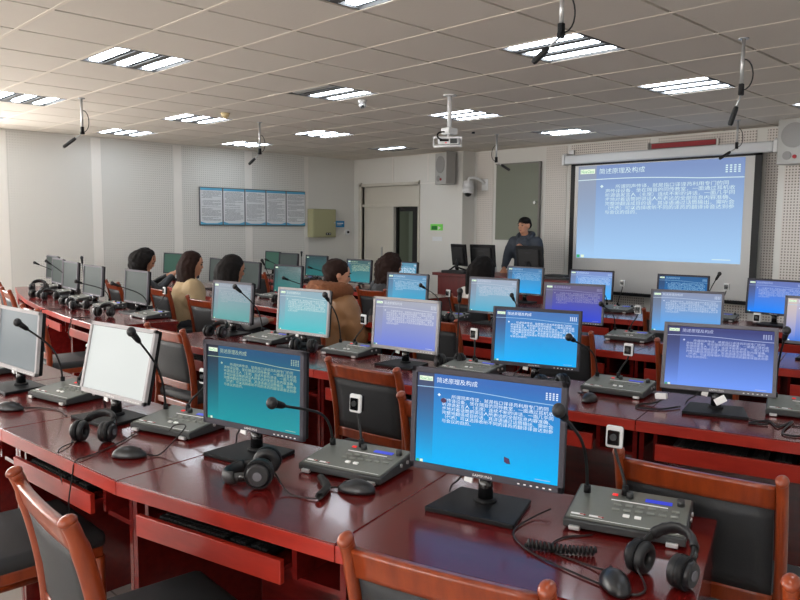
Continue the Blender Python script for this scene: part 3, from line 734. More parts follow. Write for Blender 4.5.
MON = [
 ('r1', 1.530, 1.234, .29, 'large front monitor with the bright blue slide, nearest the camera', 'bezel_dark', .04, S('a', (52, 104, 180), (0, 178, 246), (62, 68, 92)), True, None),
 ('r1', 1.335, 2.045, .235, 'front row monitor with a teal slide', 'bezel_dark', .02, S('b', (22, 78, 118), (28, 146, 156), (30, 36, 50)), True, mat('ink_b', (0, 0, 0), .5, emit=(150, 176, 150), estr=1)),
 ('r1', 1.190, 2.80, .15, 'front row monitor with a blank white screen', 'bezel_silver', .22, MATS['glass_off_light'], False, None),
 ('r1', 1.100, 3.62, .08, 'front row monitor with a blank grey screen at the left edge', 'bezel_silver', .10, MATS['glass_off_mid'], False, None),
 ('r2', 3.06, 1.256, .37, 'second row monitor at right with a violet-blue slide', 'bezel_grey', .30, S('i', (62, 66, 120), (110, 150, 240), (60, 62, 100)), True, mat('ink_i', (0, 0, 0), .5, emit=(180, 190, 225), estr=1)),
 ('r2', 2.96, 2.095, .32, 'second row monitor with a bright blue slide, directly behind the front one', 'bezel_dark', .08, S('h', (56, 108, 176), (10, 172, 244), (44, 60, 100)), True, None),
 ('r2', 2.82, 2.85, .17, 'second row monitor with a pale violet slide', 'bezel_silver', .08, S('g', (158, 162, 178), (112, 130, 214), (140, 144, 170)), True, mat('ink_g', (0, 0, 0), .5, emit=(205, 210, 220), estr=1)),
 ('r2', 2.77, 3.70, .16, 'second row monitor with a pale aqua slide', 'bezel_silver', .08, S('f', (140, 168, 182), (76, 186, 194), (130, 150, 170)), True, mat('ink_f', (0, 0, 0), .5, emit=(196, 216, 216), estr=1)),
 ('r2', 2.74, 4.47, .10, 'second row monitor at the aisle with a dim grey teal slide', 'bezel_grey', .08, S('e', (112, 124, 140), (66, 146, 146), (104, 112, 130)), True, mat('ink_e', (0, 0, 0), .5, emit=(134, 148, 160), estr=1)),
 ('r3', 4.77, 1.35, .10, 'third row monitor cut by the right picture edge', 'bezel_grey', .07, S('j', (190, 178, 190), (70, 120, 215), (200, 185, 180)), True, None),
 ('r3', 4.61, 2.11, .33, 'third row monitor with a pale blue slide before the projection screen', 'bezel_grey', .08, S('n', (128, 140, 170), (84, 164, 236), (100, 110, 130)), True, mat('ink_n', (0, 0, 0), .5, emit=(190, 205, 225), estr=1)),
 ('r3', 4.54, 2.90, .26, 'third row monitor with a dark violet and deep blue slide', 'bezel_grey', .08, S('m', (92, 84, 118), (46, 70, 205), (96, 96, 120)), True, mat('ink_m', (0, 0, 0), .5, emit=(140, 140, 180), estr=1)),
 ('r3', 4.55, 3.63, .14, 'third row monitor with a pale grey blue slide below the podium', 'bezel_grey', .08, S('l', (156, 168, 188), (84, 170, 200), (130, 140, 160)), True, mat('ink_l', (0, 0, 0), .5, emit=(190, 200, 215), estr=1)),
 ('r3', 4.40, 4.43, .11, 'third row monitor right of the woman in tan leather', 'bezel_grey', .07, S('k', (96, 140, 176), (60, 165, 205), (80, 110, 140)), True, mat('ink_k', (0, 0, 0), .5, emit=(170, 200, 220), estr=1)),
 ('r3l', 4.35, 6.06, .05, 'dark teal slide monitor at the aisle of the far left block', 'bezel_dark', .07, S('s', (42, 74, 76), (34, 108, 106), (36, 60, 66)), True, mat('ink_s', (0, 0, 0), .5, emit=(60, 100, 104), estr=1)),
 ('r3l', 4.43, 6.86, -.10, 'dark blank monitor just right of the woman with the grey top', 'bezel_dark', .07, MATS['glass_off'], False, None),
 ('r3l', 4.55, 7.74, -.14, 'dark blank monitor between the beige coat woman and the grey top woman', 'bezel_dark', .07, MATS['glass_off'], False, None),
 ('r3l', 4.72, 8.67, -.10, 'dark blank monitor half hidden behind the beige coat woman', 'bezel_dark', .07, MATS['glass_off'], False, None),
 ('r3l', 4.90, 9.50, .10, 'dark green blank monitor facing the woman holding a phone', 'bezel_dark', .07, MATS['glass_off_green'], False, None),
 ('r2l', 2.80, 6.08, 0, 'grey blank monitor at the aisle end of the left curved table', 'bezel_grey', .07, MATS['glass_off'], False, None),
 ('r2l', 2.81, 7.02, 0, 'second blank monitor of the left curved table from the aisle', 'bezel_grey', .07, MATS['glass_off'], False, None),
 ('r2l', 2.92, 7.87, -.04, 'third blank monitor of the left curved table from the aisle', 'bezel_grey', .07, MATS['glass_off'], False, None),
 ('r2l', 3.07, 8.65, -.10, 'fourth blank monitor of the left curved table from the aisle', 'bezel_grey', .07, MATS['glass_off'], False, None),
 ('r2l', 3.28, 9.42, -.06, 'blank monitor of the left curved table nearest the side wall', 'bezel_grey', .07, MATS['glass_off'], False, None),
 ('r4', 6.22, 2.13, -.02, 'fourth row monitor at right with a vivid blue slide', 'bezel_dark', .07, S('o', (96, 112, 176), (30, 132, 246), (66, 74, 110)), True, mat('ink_o', (0, 0, 0), .5, emit=(160, 180, 225), estr=1)),
 ('r4', 6.18, 2.87, .11, 'fourth row monitor with a deep blue slide below the projected slide', 'bezel_dark', .07, S('r', (20, 84, 138), (20, 110, 180), (30, 60, 100)), True, mat('ink_r', (0, 0, 0), .5, emit=(130, 180, 215), estr=1)),
 ('r4', 6.16, 3.75, .14, 'fourth row monitor at the lower left corner of the projection screen', 'bezel_dark', .07, S('q', (120, 140, 196), (60, 176, 250), (110, 124, 160)), True, mat('ink_q', (0, 0, 0), .5, emit=(180, 205, 235), estr=1)),
 ('r4', 6.13, 4.49, .02, 'fourth row monitor in front of the teacher with a blue slide', 'bezel_grey', .07, S('p', (58, 112, 160), (20, 160, 230), (60, 90, 120)), True, mat('ink_p', (0, 0, 0), .5, emit=(140, 180, 210), estr=1)),
 ('r4l', 5.87, 5.97, 0, 'small blue monitor right of the black jacket woman', 'bezel_dark', .07, S('z', (50, 120, 150), (50, 160, 200), (60, 90, 120)), True, None),
 ('r4l', 5.79, 6.64, 0, 'teal monitor above the head of the woman in tan leather', 'bezel_dark', .07, S('y', (40, 80, 84), (50, 130, 140), (60, 90, 120)), True, DIMINK),
 ('r4l', 6.11, 7.87, .04, 'dark teal slide monitor below the electrical box', 'bezel_dark', .07, S('t', (44, 66, 70), (40, 104, 104), (40, 60, 66)), True, mat('ink_t', (0, 0, 0), .5, emit=(50, 80, 84), estr=1)),
 ('r4l', 6.28, 8.73, 0, 'dark monitor with an upright microphone at its right edge', 'bezel_dark', .07, MATS['glass_off'], False, None),
 ('r4l', 6.52, 9.48, -.1, 'leftmost of the dark monitors at the back under the posters', 'bezel_dark', .07, MATS['glass_off_green'], False, None),
]
for i, (row, x, y, a, lab, bz, tl, scr, tx, ink) in enumerate(MON):
    monitor(x, y, a, lab, bz, tl, scr, tx, ink, tags=(row in ('r1', 'r2')))
# cursor marks on the front slide
f0 = [o for o in bpy.data.objects if o.get('label', '').startswith('large front monitor')][0]
scr0 = [c for c in kids([c for c in kids(f0) if c.name.startswith('display')][0])][0]
m = MB(); Xs = lambda u: -(u*SW-SW/2)
m.quad([(-.0012, Xs(.64), .054), (-.0012, Xs(.642), .040), (-.0012, Xs(.66), .036), (-.0012, Xs(.685), .036), (-.0012, Xs(.675), .050)], 'cursor'); m.build('cursor_mark', scr0.parent, loc=(-.0055, 0, .017), norm=False); m = MB()
m.quad([(-.0012, Xs(.20+.022*math.cos(k*.7854)), .181+.007*math.sin(k*.7854)) for k in range(8)], 'cursor'); m.build('round_mark', scr0.parent, loc=(-.0055, 0, .017), norm=False)

# ------------------------------------------------------------------ interpreter consoles
CG = 'grey interpreter consoles on the desks'
def wedge(m, x0, x1, y0, y1, zf, zb, z0, mt, b=0):
    pts = [(x0, z0), (x1, z0), (x1, zb), (x0, zf)]
    a = [m.bm.verts.new((x, y0, z)) for x, z in pts]; c = [m.bm.verts.new((x, y1, z)) for x, z in pts]
    fs = [m.bm.faces.new(a), m.bm.faces.new(list(reversed(c)))]
    for i in range(4): fs.append(m.bm.faces.new((a[i], c[i], c[(i+1) % 4], a[(i+1) % 4])))
    for f in fs: f.material_index = m.mi(mt)
    if b: bmesh.ops.bevel(m.bm, geom=list({e for v in a+c for e in v.link_edges}), offset=b, segments=2, affect='EDGES', profile=.5)
CM = {}
def console_parts():
    m = MB(); wedge(m, -.105, .105, -.145, .145, .027, .051, .007, 'console_side', .003)
    for y in (-.115, .115): m.box((-.113, y-.014, .003), (-.100, y+.014, .014), 'silver', .002)
    for y in (-.12, .12):
        for x in (-.09, .09): m.cyl(.01, .01, .008, 'black', Rot(loc=(x, y, .004)), 10)
    for k in range(2): m.cyl(.006, .006, .006, 'silver', Rot(PI/2, 0, 0, (.02+k*.04, -.146, .03)), 8)
    CM['body'] = m
    sl = math.atan2(.024, .21); zz = lambda x: .0388+x*math.tan(sl)
    m = MB(); wedge(m, -.098, .100, -.140, .140, zz(-.098)+.003, zz(.100)+.003, .03, 'console_grey', .002); CM['face_plate'] = m
    Q = lambda x, y, dz=.0032: Matrix.Translation((x, y, zz(x)+dz)) @ Rot(0, -sl, 0)
    m = MB(); m.box((-.008, -.038, 0), (.008, .028, .0015), 'blue_lcd', 0, Q(.055, -.06)); m.box((-.003, -.07, 0), (.001, .07, .001), 'white_label', 0, Q(.032, -.02)); CM['display'] = m
    m = MB(); m.box((-.005, -.007, 0), (.005, .007, .003), 'red_led', .001, Q(.060, .045)); CM['red_button'] = m
    for nm, y in (('knob', .008), ('volume_knob', -.118)):
        m = MB(); m.cyl(.010, .009, .016, 'console_side', Q(.058, y) @ Matrix.Translation((0, 0, .008)), 14); CM[nm] = m
    m = MB()
    for r, x in enumerate((.005, -.022)):
        for k in range(6): m.box((-.004, -.009, 0), (.004, .009, .004), 'console_panel', .001, Q(x+(k*.002), .03-k*.028))
    for k in range(2): m.box((-.005, -.008, 0), (.005, .008, .005), 'white_label', .001, Q(-.05, .0-k*.028))
    CM['buttons'] = m
    m = MB()
    for k, y in enumerate((.115, .07)):
        m.box((-.004, -.016, 0), (.004, .016, .0006), 'white_label', 0, Q(-.075, y)); m.box((-.0025, -.008, 0), (.0025, .006, .0009), 'banner_red', 0, Q(-.075, y-.012))
    m.box((-.0006, -.13, 0), (.0006, .13, .0006), 'white_label', 0, Q(-.09, .0)); CM['markings'] = m
console_parts(); CDATA = {}
def console(x, y, rz, label, mic=(-.24, .014, .27), cam=(.03, .0, .14), z=.75):
    t = thing('interpreter_console', label, 'console', (x, y, z), rz, CG)
    for nm in ('body', 'face_plate', 'display', 'red_button', 'knob', 'volume_knob', 'buttons', 'markings'):
        if nm not in CDATA: CDATA[nm] = CM[nm].build(nm, t).data
        else: o = bpy.data.objects.new(nm, CDATA[nm]); C.objects.link(o); o.parent = t
    if mic:
        b = Vector((.04, .115, .054)); h = b+Vector(mic)
        m = MB(); m.cyl(.010, .009, .02, 'black', Rot(loc=b+Vector((0, 0, .008))), 12)
        hor = Vector((mic[0], mic[1], 0)); k = min(.16, abs(mic[2])*.6+.02)
        P = bez(b, b+Vector((hor.x*.05, hor.y*.05, k)), b+hor*.35+Vector((0, 0, mic[2]*.62)), h, 16)
        m.tube(P, .0042, 'black_matte', 8); s = m.build('microphone_stem', t)
        dr = (P[-1]-P[-3]).normalized()
        m = MB(); m.tube([h-dr*.062, h-dr*.05, h-dr*.01], [.006, .010, .0125], 'black', 12); m.sph(.0165, .0165, .018, 'rubber', Matrix.Translation(h)); m.build('microphone_head', s)
    if cam:
        b = Vector((.06, .02, .056)); h = b+Vector(cam)
        m = MB(); m.cyl(.010, .008, .025, 'black', Rot(loc=b+Vector((0, 0, .01))), 12); m.tube(bez(b, b+Vector((0, 0, .06)), h+Vector((.012, 0, -.07)), h+Vector((.008, 0, -.015)), 10), .0042, 'black_matte', 8); s = m.build('webcam_stem', t)
        T = Matrix.Translation(h) @ Rot(0, .05, -.15+.5*0)
        m = MB(); m.box((-.008, -.023, -.030), (.006, .023, .030), 'white_plastic', .006, T); m.box((.004, -.021, -.028), (.020, .021, .028), 'black', .006, T)
        m.box((-.0095, -.016, -.021), (-.0075, .016, .018), 'black_gloss', .003, T); m.cyl(.009, .009, .006, 'console_side', T @ Rot(0, PI/2, 0, (-.011, 0, 0)), 14); m.build('webcam_head', s)
    return t
def loc_on(row, i, lx, ly):
    t, mid, a, _ = ROWS[row][i]; return (mid.x+lx*math.cos(a)-ly*math.sin(a), mid.y+lx*math.sin(a)+ly*math.cos(a), a)
CON = [
 (1.705, .905, .35, 'grey interpreter console right of the large blue front monitor', (-.238, .026, .269), (.032, .038, .141)),
 (1.475, 1.70, .30, 'grey interpreter console between the teal and the blue front monitors', (-.303, .005, .195), (.017, .031, .131)),
 (1.30, 2.49, .30, 'grey interpreter console between the white-screen and the teal monitors', (-.172, -.019, .316), (.059, -.028, .121)),
 (1.19, 3.27, .20, 'grey interpreter console between the grey and the white-screen front monitors', (-.215, -.04, .286), (.049, -.006, .133)),
 (1.15, 4.12, .10, 'grey interpreter console cut by the left picture edge', None, None),
 (3.09, 1.72, .20, 'interpreter console between the two second row blue monitors', (-.286, .035, .216), (.031, -.033, .131)),
 (2.83, 3.32, .15, 'interpreter console between the aqua and the pale violet monitors', (-.189, -.048, .302), (.048, -.03, .14)),
 (2.93, 2.47, .15, 'interpreter console above the large blue monitor, with a tall upright microphone', (.007, -.006, .361), (.014, .014, .136)),
 (2.74, 4.03, .10, 'interpreter console between the dim teal and the aqua monitors', (-.191, .04, .303), None),
 (3.28, .98, .30, 'interpreter console at the right picture edge in the second row', (-.15, -.03, .30), None),
 (4.62, 2.50, .20, 'interpreter console between the violet and the pale blue third row monitors', (-.296, .004, .204), (.028, -.042, .145)),
 (4.75, 1.75, .25, 'interpreter console behind the top right corner of the violet-blue monitor', None, (.019, -.035, .15)),
 (6.12, 3.45, .10, 'small far console below the projection screen left side', (-.22, .03, .16), (.02, -.03, .20)),
 (6.22, 2.57, .20, 'small far console with two upright stems right of the pale blue monitor', (.0, -.10, .33), (.0, -.06, .22)),
 (4.50, 4.05, .10, 'console right of the small blue monitor beside the tan leather woman', (-.24, .02, .23), (-.004, .028, .154)),
 (4.50, 3.25, .15, 'console between the pale grey blue and the violet third row monitors', (-.10, 0, .2), None),
 (4.40, 5.72, 0, 'console at the aisle right of the dark teal monitor', (-.28, .04, .2), None),
 (4.45, 6.46, -.05, 'console left of the dark teal monitor in the far left block', (-.124, -.035, .336), None),
 (2.74, 5.72, 0, 'console at the aisle end of the left curved table', (-.26, .09, .22), (.066, -.02, .155)),
 (2.78, 6.60, -.05, 'second console of the left curved table from the aisle', (-.30, -.03, .19), None),
 (2.88, 7.46, -.10, 'third console of the left curved table from the aisle', (-.015, -.01, .36), None),
 (3.02, 8.26, -.15, 'fourth console of the left curved table from the aisle', (-.217, .013, .294), None),
 (3.20, 9.05, -.15, 'console of the left curved table nearest the side wall', (-.264, -.031, .243), None),
 (6.08, 7.50, 0, 'small far console right of the monitor under the electrical box', (-.29, .06, .17), None),
 (6.25, 8.33, 0, 'small far console with an upright microphone under the posters', (-.01, -.02, .33), None),
 (6.42, 9.12, -.1, 'small far console right of the leftmost back monitor', (-.2, .06, .2), None),
]
for x, y, a, lab, mc, cm_ in CON: console(x, y, a, lab, mc, cm_)

# ------------------------------------------------------------------ keyboards (on the pull-out trays)
def make_keyboard(label, loc, rz):
    t = thing('keyboard', label, 'keyboard', loc, rz, 'black keyboards on the pull-out trays')
    m = MB(); m.box((-.065, -.215, 0), (.065, .215, .014), 'black', .004); m.build('case', t)
    m = MB()
    for r in range(6):
        for k in range(22):
            if k in (14, 18): continue
            y = .203-k*.0188; x = .05-r*.02
            m.box((x-.008, y-.008, .013), (x+.008, y+.008, .020), 'key_cap')
    m.build('keys', t)
    return t
KB0 = None
KBL = {('r1', 0): 'keyboard under the desk with the large blue monitor', ('r1', 1): 'keyboard on the tray under the teal front monitor', ('r1', 2): 'keyboard on the tray behind the nearest left chair',
       ('r1', 3): 'keyboard on the tray under the grey monitor at the left edge', ('r2', 0): 'keyboard on the tray under the violet-blue monitor at right', ('r2', 1): 'keyboard on the tray left of the front webcam, second row',
       ('r2', 2): 'keyboard on the tray under the pale violet monitor', ('r2', 3): 'keyboard on the tray under the aqua monitor', ('r2', 4): 'keyboard on the tray under the dim teal monitor',
       ('r3', 1): 'keyboard on the third row tray under the pale blue monitor', ('r3', 2): 'keyboard on the third row tray under the violet monitor'}
for (r, i), lab in KBL.items():
    t_, mid, a, cy = ROWS[r][i]; x, y, _ = loc_on(r, i, .095, cy)
    if KB0 is None: KB0 = make_keyboard(lab, (x, y, .642), a)
    else: dup(KB0, (x, y, .642), a, lab)

# ------------------------------------------------------------------ mice
def mouse_shape(m):
    v = m.sph(.057, .031, .034, 'mouse_black', None, 24, 14)
    for q in v:
        if q.co.z < 0: q.co.z *= .12
        q.co.z *= 1-.25*max(0, q.co.x/.055); q.co.z += .004
        q.co.y *= 1-.12*math.cos(q.co.x/.055*PI*.5)*.3
    return m
def make_mouse(label, loc, rz, cord=None):
    t = thing('mouse', label, 'computer mouse', loc, rz, 'black computer mice')
    m = MB(); mouse_shape(m); m.build('shell', t)
    m = MB(); m.cyl(.007, .007, .005, 'rubber', Rot(PI/2, 0, 0, (.033, 0, .024)), 12); m.box((.01, -.0006, .0265), (.05, .0006, .0275), 'rubber', 0, Rot(0, .28, 0, (0, 0, .006))); m.build('scroll_wheel', t)
    if cord:
        m = MB(); m.tube(smooth_path([(.052, 0, .010)]+cord, 6), .0024, 'black_matte', 6); m.build('cord', t)
    return t
make_mouse('mouse in front of the console at lower right beside the headphones', (1.375, .755, .75), .8, [(.09, .03, .004), (.17, .10, .003), (.24, .06, .003), (.26, -.02, .003)])
make_mouse('mouse tucked against the console between teal and blue monitors', (1.345, 1.55, .75), 2.1, [(.09, .0, .004), (.12, -.03, .003), (.13, -.07, .003)])
make_mouse('mouse alone on the desk below the console left of the teal monitor', (1.015, 2.29, .75), -.75, [(.09, .01, .004), (.12, .05, .03), (.15, .12, .07), (.10, .17, .06), (.07, .20, .03)])
make_mouse('mouse at the left picture edge on the front desk', (.93, 3.2, .75), -.8, [(.10, .03, .004), (.20, .0, .003), (.27, -.08, .003)])
make_mouse('small mouse left of the webcam on the second row desk', (2.83, 1.71, .75), .2, [(.08, .02, .004), (.12, .10, .003)])
make_mouse('mouse on the second row desk at the right picture edge', (3.0, .80, .75), .5, [(.09, .04, .004), (.12, .18, .003), (.2, .3, .003)])

# ------------------------------------------------------------------ headphones
def make_headphones(label, loc, rot, scale=1, cord=None, coil=None):
    """ear cups at +-y, band arching over +z, cups rest at z=0"""
    t = thing('headphones', label, 'headphones', loc, 0, 'black headphones'); t.rotation_euler = rot; t.scale = (scale,)*3
    n = 20; m = MB(); P = []
    for k in range(n+1):
        a = PI*k/n; P.append((0, .064*math.cos(a), .035+.078*math.sin(a)))
    m.tube(P, [(.015, .006)]*(n+1), 'black_matte', 10, flat=(1, 0, 0)); b = m.build('headband', t)
    m = MB(); Q = P[3:-3]; m.tube(Q, [(.019+.002*(k % 2), .010+.001*(k % 2)) for k in range(len(Q))], 'rubber', 10, flat=(1, 0, 0)); m.build('padding', b)
    for s in (1, -1):
        m = MB(); T = Rot(PI/2, .0, 0, (0, .064*s, 0))
        m.cyl(.042, .042, .020, 'black', T, 28); m.cyl(.037, .029, .014, 'mouse_black', Rot(-PI/2*s, 0, 0, (0, .080*s, 0)), 28); m.cyl(.013, .013, .004, 'bezel_grey', Rot(PI/2, 0, 0, (0, .088*s, 0)), 16)
        m.tube([(0, .068*s, .035), (0, .066*s, .06)], [(.010, .005)]*2, 'black_gloss', 8)
        c = m.build('ear_cup', t)
        m = MB(); Q = []
        for k in range(25):
            a = 2*PI*k/24; Q.append((.028*math.cos(a), .045*s, .028*math.sin(a)))
        m.tube(Q, .014, 'rubber', 10, caps=False); m.build('ear_pad', c)
    if cord or coil:
        R = Euler(rot).to_matrix().inverted(); m = MB()
        if cord: m.tube([(R @ (Vector(p)-Vector(loc)))/scale for p in smooth_path(cord, 6)], .0024/scale, 'black_matte', 6)
        if coil:
            A, B = Vector(coil[0]), Vector(coil[1]); d = (B-A); u = d.normalized(); s1 = u.cross(Vector((0, 0, 1))).normalized(); s2 = u.cross(s1); N = coil[2]; Q = []
            bend = s1*coil[3]
            for k in range(N*8+1):
                f = k/(N*8); a = 2*PI*k/8; Q.append(A+d*f+bend*math.sin(PI*f)+s1*.009*math.cos(a)+s2*.009*math.sin(a)+Vector((0, 0, .0125)))
            m.tube([(R @ (p-Vector(loc)))/scale for p in Q], .0032/scale, 'black_matte', 6)
        m.build('cord', t)
    return t
Z = .75
make_headphones('headphones standing beside the mouse in front of the lower right console', (1.475, 0.705, .786), (0, .95, -.05), .86,
    cord=[(1.44, .74, .775), (1.40, .70, .756), (1.36, .72, .754), (1.36, .84, .754), (1.38, .98, .754), (1.44, 1.07, .754), (1.55, 1.09, .756), (1.60, 1.07, .77)], coil=((1.395, 1.00, Z), (1.475, .86, Z), 17, .01))
make_headphones('headphones lying on the desk in front of the teal monitor', (1.20, 1.80, .795), (0, 1.78, 2.35), 1.0,
    cord=[(1.20, 1.79, .82), (1.20, 1.74, .79), (1.19, 1.66, .756), (1.215, 1.585, .755), (1.24, 1.575, .755)], coil=((1.225, 1.57, Z), (1.325, 1.69, Z), 20, .02))
make_headphones('headphones standing on the desk in front of the white-screen monitor', (1.000, 2.540, .787), (0, 1.1, .70), .86,
    cord=[(.965, 2.58, .77), (.95, 2.60, .754), (.93, 2.56, .754), (.885, 2.52, .757), (.862, 2.49, .745), (.86, 2.47, .68), (.875, 2.45, .60), (.87, 2.43, .56), (.86, 2.40, .62), (.862, 2.37, .70), (.87, 2.36, .752), (.93, 2.38, .755), (1.05, 2.45, .755), (1.17, 2.55, .756), (1.25, 2.6, .77)])
def hp(x, y, deg, label, lie=0, s=.95):
    make_headphones(label, (x, y, .75+.044*s), (0, 1.75 if lie else 1.05, math.radians(deg)), s)
hp(2.56, 4.40, 20, 'headphones at the aisle end of the second row desk')
hp(2.93, 2.76-.14, 60, 'headphones under the pale violet monitor corner', 1)
hp(2.66, 3.55, 30, 'headphones under the aqua monitor at left', 1)
hp(2.86, 1.93, 60, 'headphones behind the bright blue second row monitor stand', 1)
hp(4.40, 3.42, 40, 'headphones on the desk below the pale grey blue monitor', 1)
hp(4.33, 3.95, 10, 'headphones beside the small console right of tan leather woman', 1)
hp(4.20, 5.98, 30, 'headphones piled below the dark teal monitor', 1); hp(4.18, 5.72, 70, 'headphones at the desk corner left of the aqua monitor', 1)
hp(2.47, 5.98, 40, 'headphones in front of the grey monitor at the aisle of the curved table')
hp(2.52, 6.62, 80, 'headphones between second and aisle monitor of the curved table', 1)
hp(2.55, 7.0, 10, 'headphones lying before the second monitor of the curved table', 1)
hp(2.62, 7.62, 80, 'headphones in the black heap on the middle of the curved table')
hp(2.60, 7.95, 20, 'headphones heaped at the front edge of the curved table', 1)
hp(2.85, 8.62, 70, 'headphones with an upright band on the far curved table', 0, 1.15)
hp(2.78, 8.2, 10, 'headphones lying behind the front heap on the curved table', 1)
hp(5.98, 7.72, 40, 'headphones at the foot of the monitor under the electrical box', 1)
hp(5.0, 5.6-.6, 40, 'x', 1) if False else None

def hanging_cable(pts, label):
    m = MB(); m.tube(smooth_path(pts, 6), .004, 'black_matte', 6); return tag(m.build('cable'), label, 'cable')
hanging_cable([(2.40, 6.72, .756), (2.262, 6.76, .758), (2.248, 6.76, .73), (2.25, 6.72, .62), (2.25, 6.65, .60), (2.25, 6.6, .64)], 'black cord hanging over the curved table edge, left one')
hanging_cable([(2.36, 5.98, .756), (2.218, 5.98, .758), (2.205, 5.98, .73), (2.20, 6.02, .64), (2.22, 6.03, .58)], 'black cord hanging over the curved table edge, right one')
m = MB(); m.box((-.024, -.002, -.014), (.024, .002, .014), 'white_label', .001); o = tag(m.build('white_tag', loc=(2.99, 1.21, .815)), 'white paper tag hanging at the stand of the violet-blue monitor', 'tag'); o.rotation_euler = (0, .6, 1.6)
m = MB(); m.box((-.025, -.012, -.012), (.025, .012, .012), 'white_label', .004); o = tag(m.build('white_plug', loc=(2.99, 1.46, .79)), 'white plug below the left corner of the violet-blue monitor', 'plug'); o.rotation_euler = (0, .1, 1.7)
hanging_cable([(3.0, 1.44, .785), (2.96, 1.48, .76), (2.92, 1.52, .755), (2.86, 1.50, .755), (2.9, 1.42, .755), (3.0, 1.38, .757)], 'thin black cord looping beside the violet-blue monitor base')
hanging_cable([(2.98, 1.02, .755), (2.95, 1.08, .755), (3.04, 1.04, .755), (2.97, .98, .755), (3.1, .97, .755), (2.88, .93, .755), (2.95, .8, .755)], 'tangled thin cord beside the console at the right edge')

# ------------------------------------------------------------------ podium and its equipment
t = thing('podium_desk', 'dark red teacher podium in front of the projection screen and wall', 'podium', (7.3, 4.75, 0))
m = MB(); m.box((0, 0, .86), (.75, 2.13, .90), 'podium_wood', .006); m.build('top', t)
m = MB(); m.box((.05, .06, .0), (.07, 2.07, .86), 'podium_wood'); m.build('front_panel', t)
for y in (.06, 1.05, 2.045): m = MB(); m.box((.07, y, 0), (.70, y+.025, .86), 'podium_wood'); m.build('side_panel', t)
def big_back_monitor(x, y, rz, label, low=0):
    t = thing('monitor', label, 'monitor', (x, y, .90), rz, 'black monitors on the podium seen from behind')
    m = MB(); m.prism([(-.1, -.12), (.1, -.12), (.1, .12), (-.1, .12)], 0, .015, 'black', bev=.003); m.tube([(-.03, 0, .01), (-.05, 0, .08), (-.02, 0, .2)], [(.02, .04)]*3, 'black', 10); m.build('stand', t)
    m = MB(); W, Hh = .40, .29; m.box((-.005, -W/2, 0), (.02, W/2, Hh), 'black', .006); m.box((-.03, -W/2+.05, .04), (0, W/2-.05, Hh-.04), 'black_matte', .012)
    for k in range(5): m.box((-.032, -.06, .05+k*.012), (-.029, .06, .055+k*.012), 'black')
    place_text(m, TM_BRAND, -.05, .05, .20, .215, -.0305, 'bezel_dark'); p = m.build('display_panel', t); p.location = (.0, 0, .09); p.rotation_euler = (0, -.12, 0)
    m = MB(); m.box((.0205, -.18, .02), (.022, .18, .27), 'glass_off'); m.build('screen', p)
    return t
big_back_monitor(7.52, 6.58, -.35, 'leftmost black monitor on the podium, seen from behind')
big_back_monitor(7.62, 6.26, .05, 'second black monitor on the podium, behind the dark-haired head')
big_back_monitor(7.68, 5.55, .02, 'black monitor on the podium in front of the teacher')
m = MB(); m.box((-.12, -.20, 0), (.12, .20, .035), 'black_matte', .01); m.tube([(-.1, .1, .02), (-.05, .02, .09), (.05, -.1, .04)], .012, 'black_matte'); tag(m.build('desk_microphone', loc=(7.40, 6.50, .90)), 'black equipment lying before the leftmost podium monitor', 'equipment')
m = MB(); m.box((-.10, -.13, 0), (.10, .13, .10), 'white_plastic', .008); m.box((-.103, -.1, .02), (-.1, .1, .05), 'bezel_grey'); tag(m.build('white_box', loc=(7.86, 6.42, .90), rot=(0, 0, .2)), 'white box between the two left podium monitors', 'box')
m = MB(); m.box((-.15, -.22, 0), (.15, .22, .03), 'console_side', .008); m.box((-.1, -.15, .03), (.08, .12, .05), 'black_matte', .005); tag(m.build('mixer', loc=(7.55, 5.05, .90)), 'flat dark device on the right end of the podium', 'equipment')

# ------------------------------------------------------------------ people
def organic(prims, mt, name, parent=None, voxel=.014, smooth=6, disp=0, dscale=.05, extra=None):
    """unite capsules and ellipsoids into one continuous surface.
    prims: ('e', centre, (rx,ry,rz), (rotx,roty,rotz)) or ('c', [points], [radii])"""
    mb = MB()
    for p in prims:
        if p[0] == 'e': mb.sph(*p[2], 'skin', Rot(*(p[3] if len(p) > 3 else (0, 0, 0)), loc=p[1]), 20, 14)
        else:
            P = smooth_path(p[1], 5) if len(p[1]) > 2 else [Vector(q) for q in p[1]]; n = len(P); k = len(p[2])-1; rad = []
            for i in range(n):
                f = i/(n-1)*k; j = min(int(f), k-1); rad.append(p[2][j]*(1-f+j)+p[2][j+1]*(f-j))
            mb.tube(P, rad, 'skin', 14)
            for q, r in ((P[0], rad[0]), (P[-1], rad[-1])): mb.sph(r, r, r, 'skin', Matrix.Translation(q), 12, 8)
    o = mb.build('tmp')
    r = o.modifiers.new('r', 'REMESH'); r.mode = 'VOXEL'; r.voxel_size = voxel
    if smooth: s = o.modifiers.new('s', 'SMOOTH'); s.iterations = smooth; s.factor = .5
    if disp:
        tx = bpy.data.textures.new('d', 'CLOUDS'); tx.noise_scale = dscale; d = o.modifiers.new('d', 'DISPLACE'); d.texture = tx; d.strength = disp; d.mid_level = .5; d.texture_coords = 'LOCAL'
    dg = bpy.context.evaluated_depsgraph_get(); me = bpy.data.meshes.new_from_object(o.evaluated_get(dg)); bpy.data.objects.remove(o)
    me.materials.clear(); me.materials.append(MATS[mt])
    for q in me.polygons: q.use_smooth = True; q.material_index = 0
    me.name = name; ob = bpy.data.objects.new(name, me); C.objects.link(ob)
    if parent: ob.parent = parent
    return ob
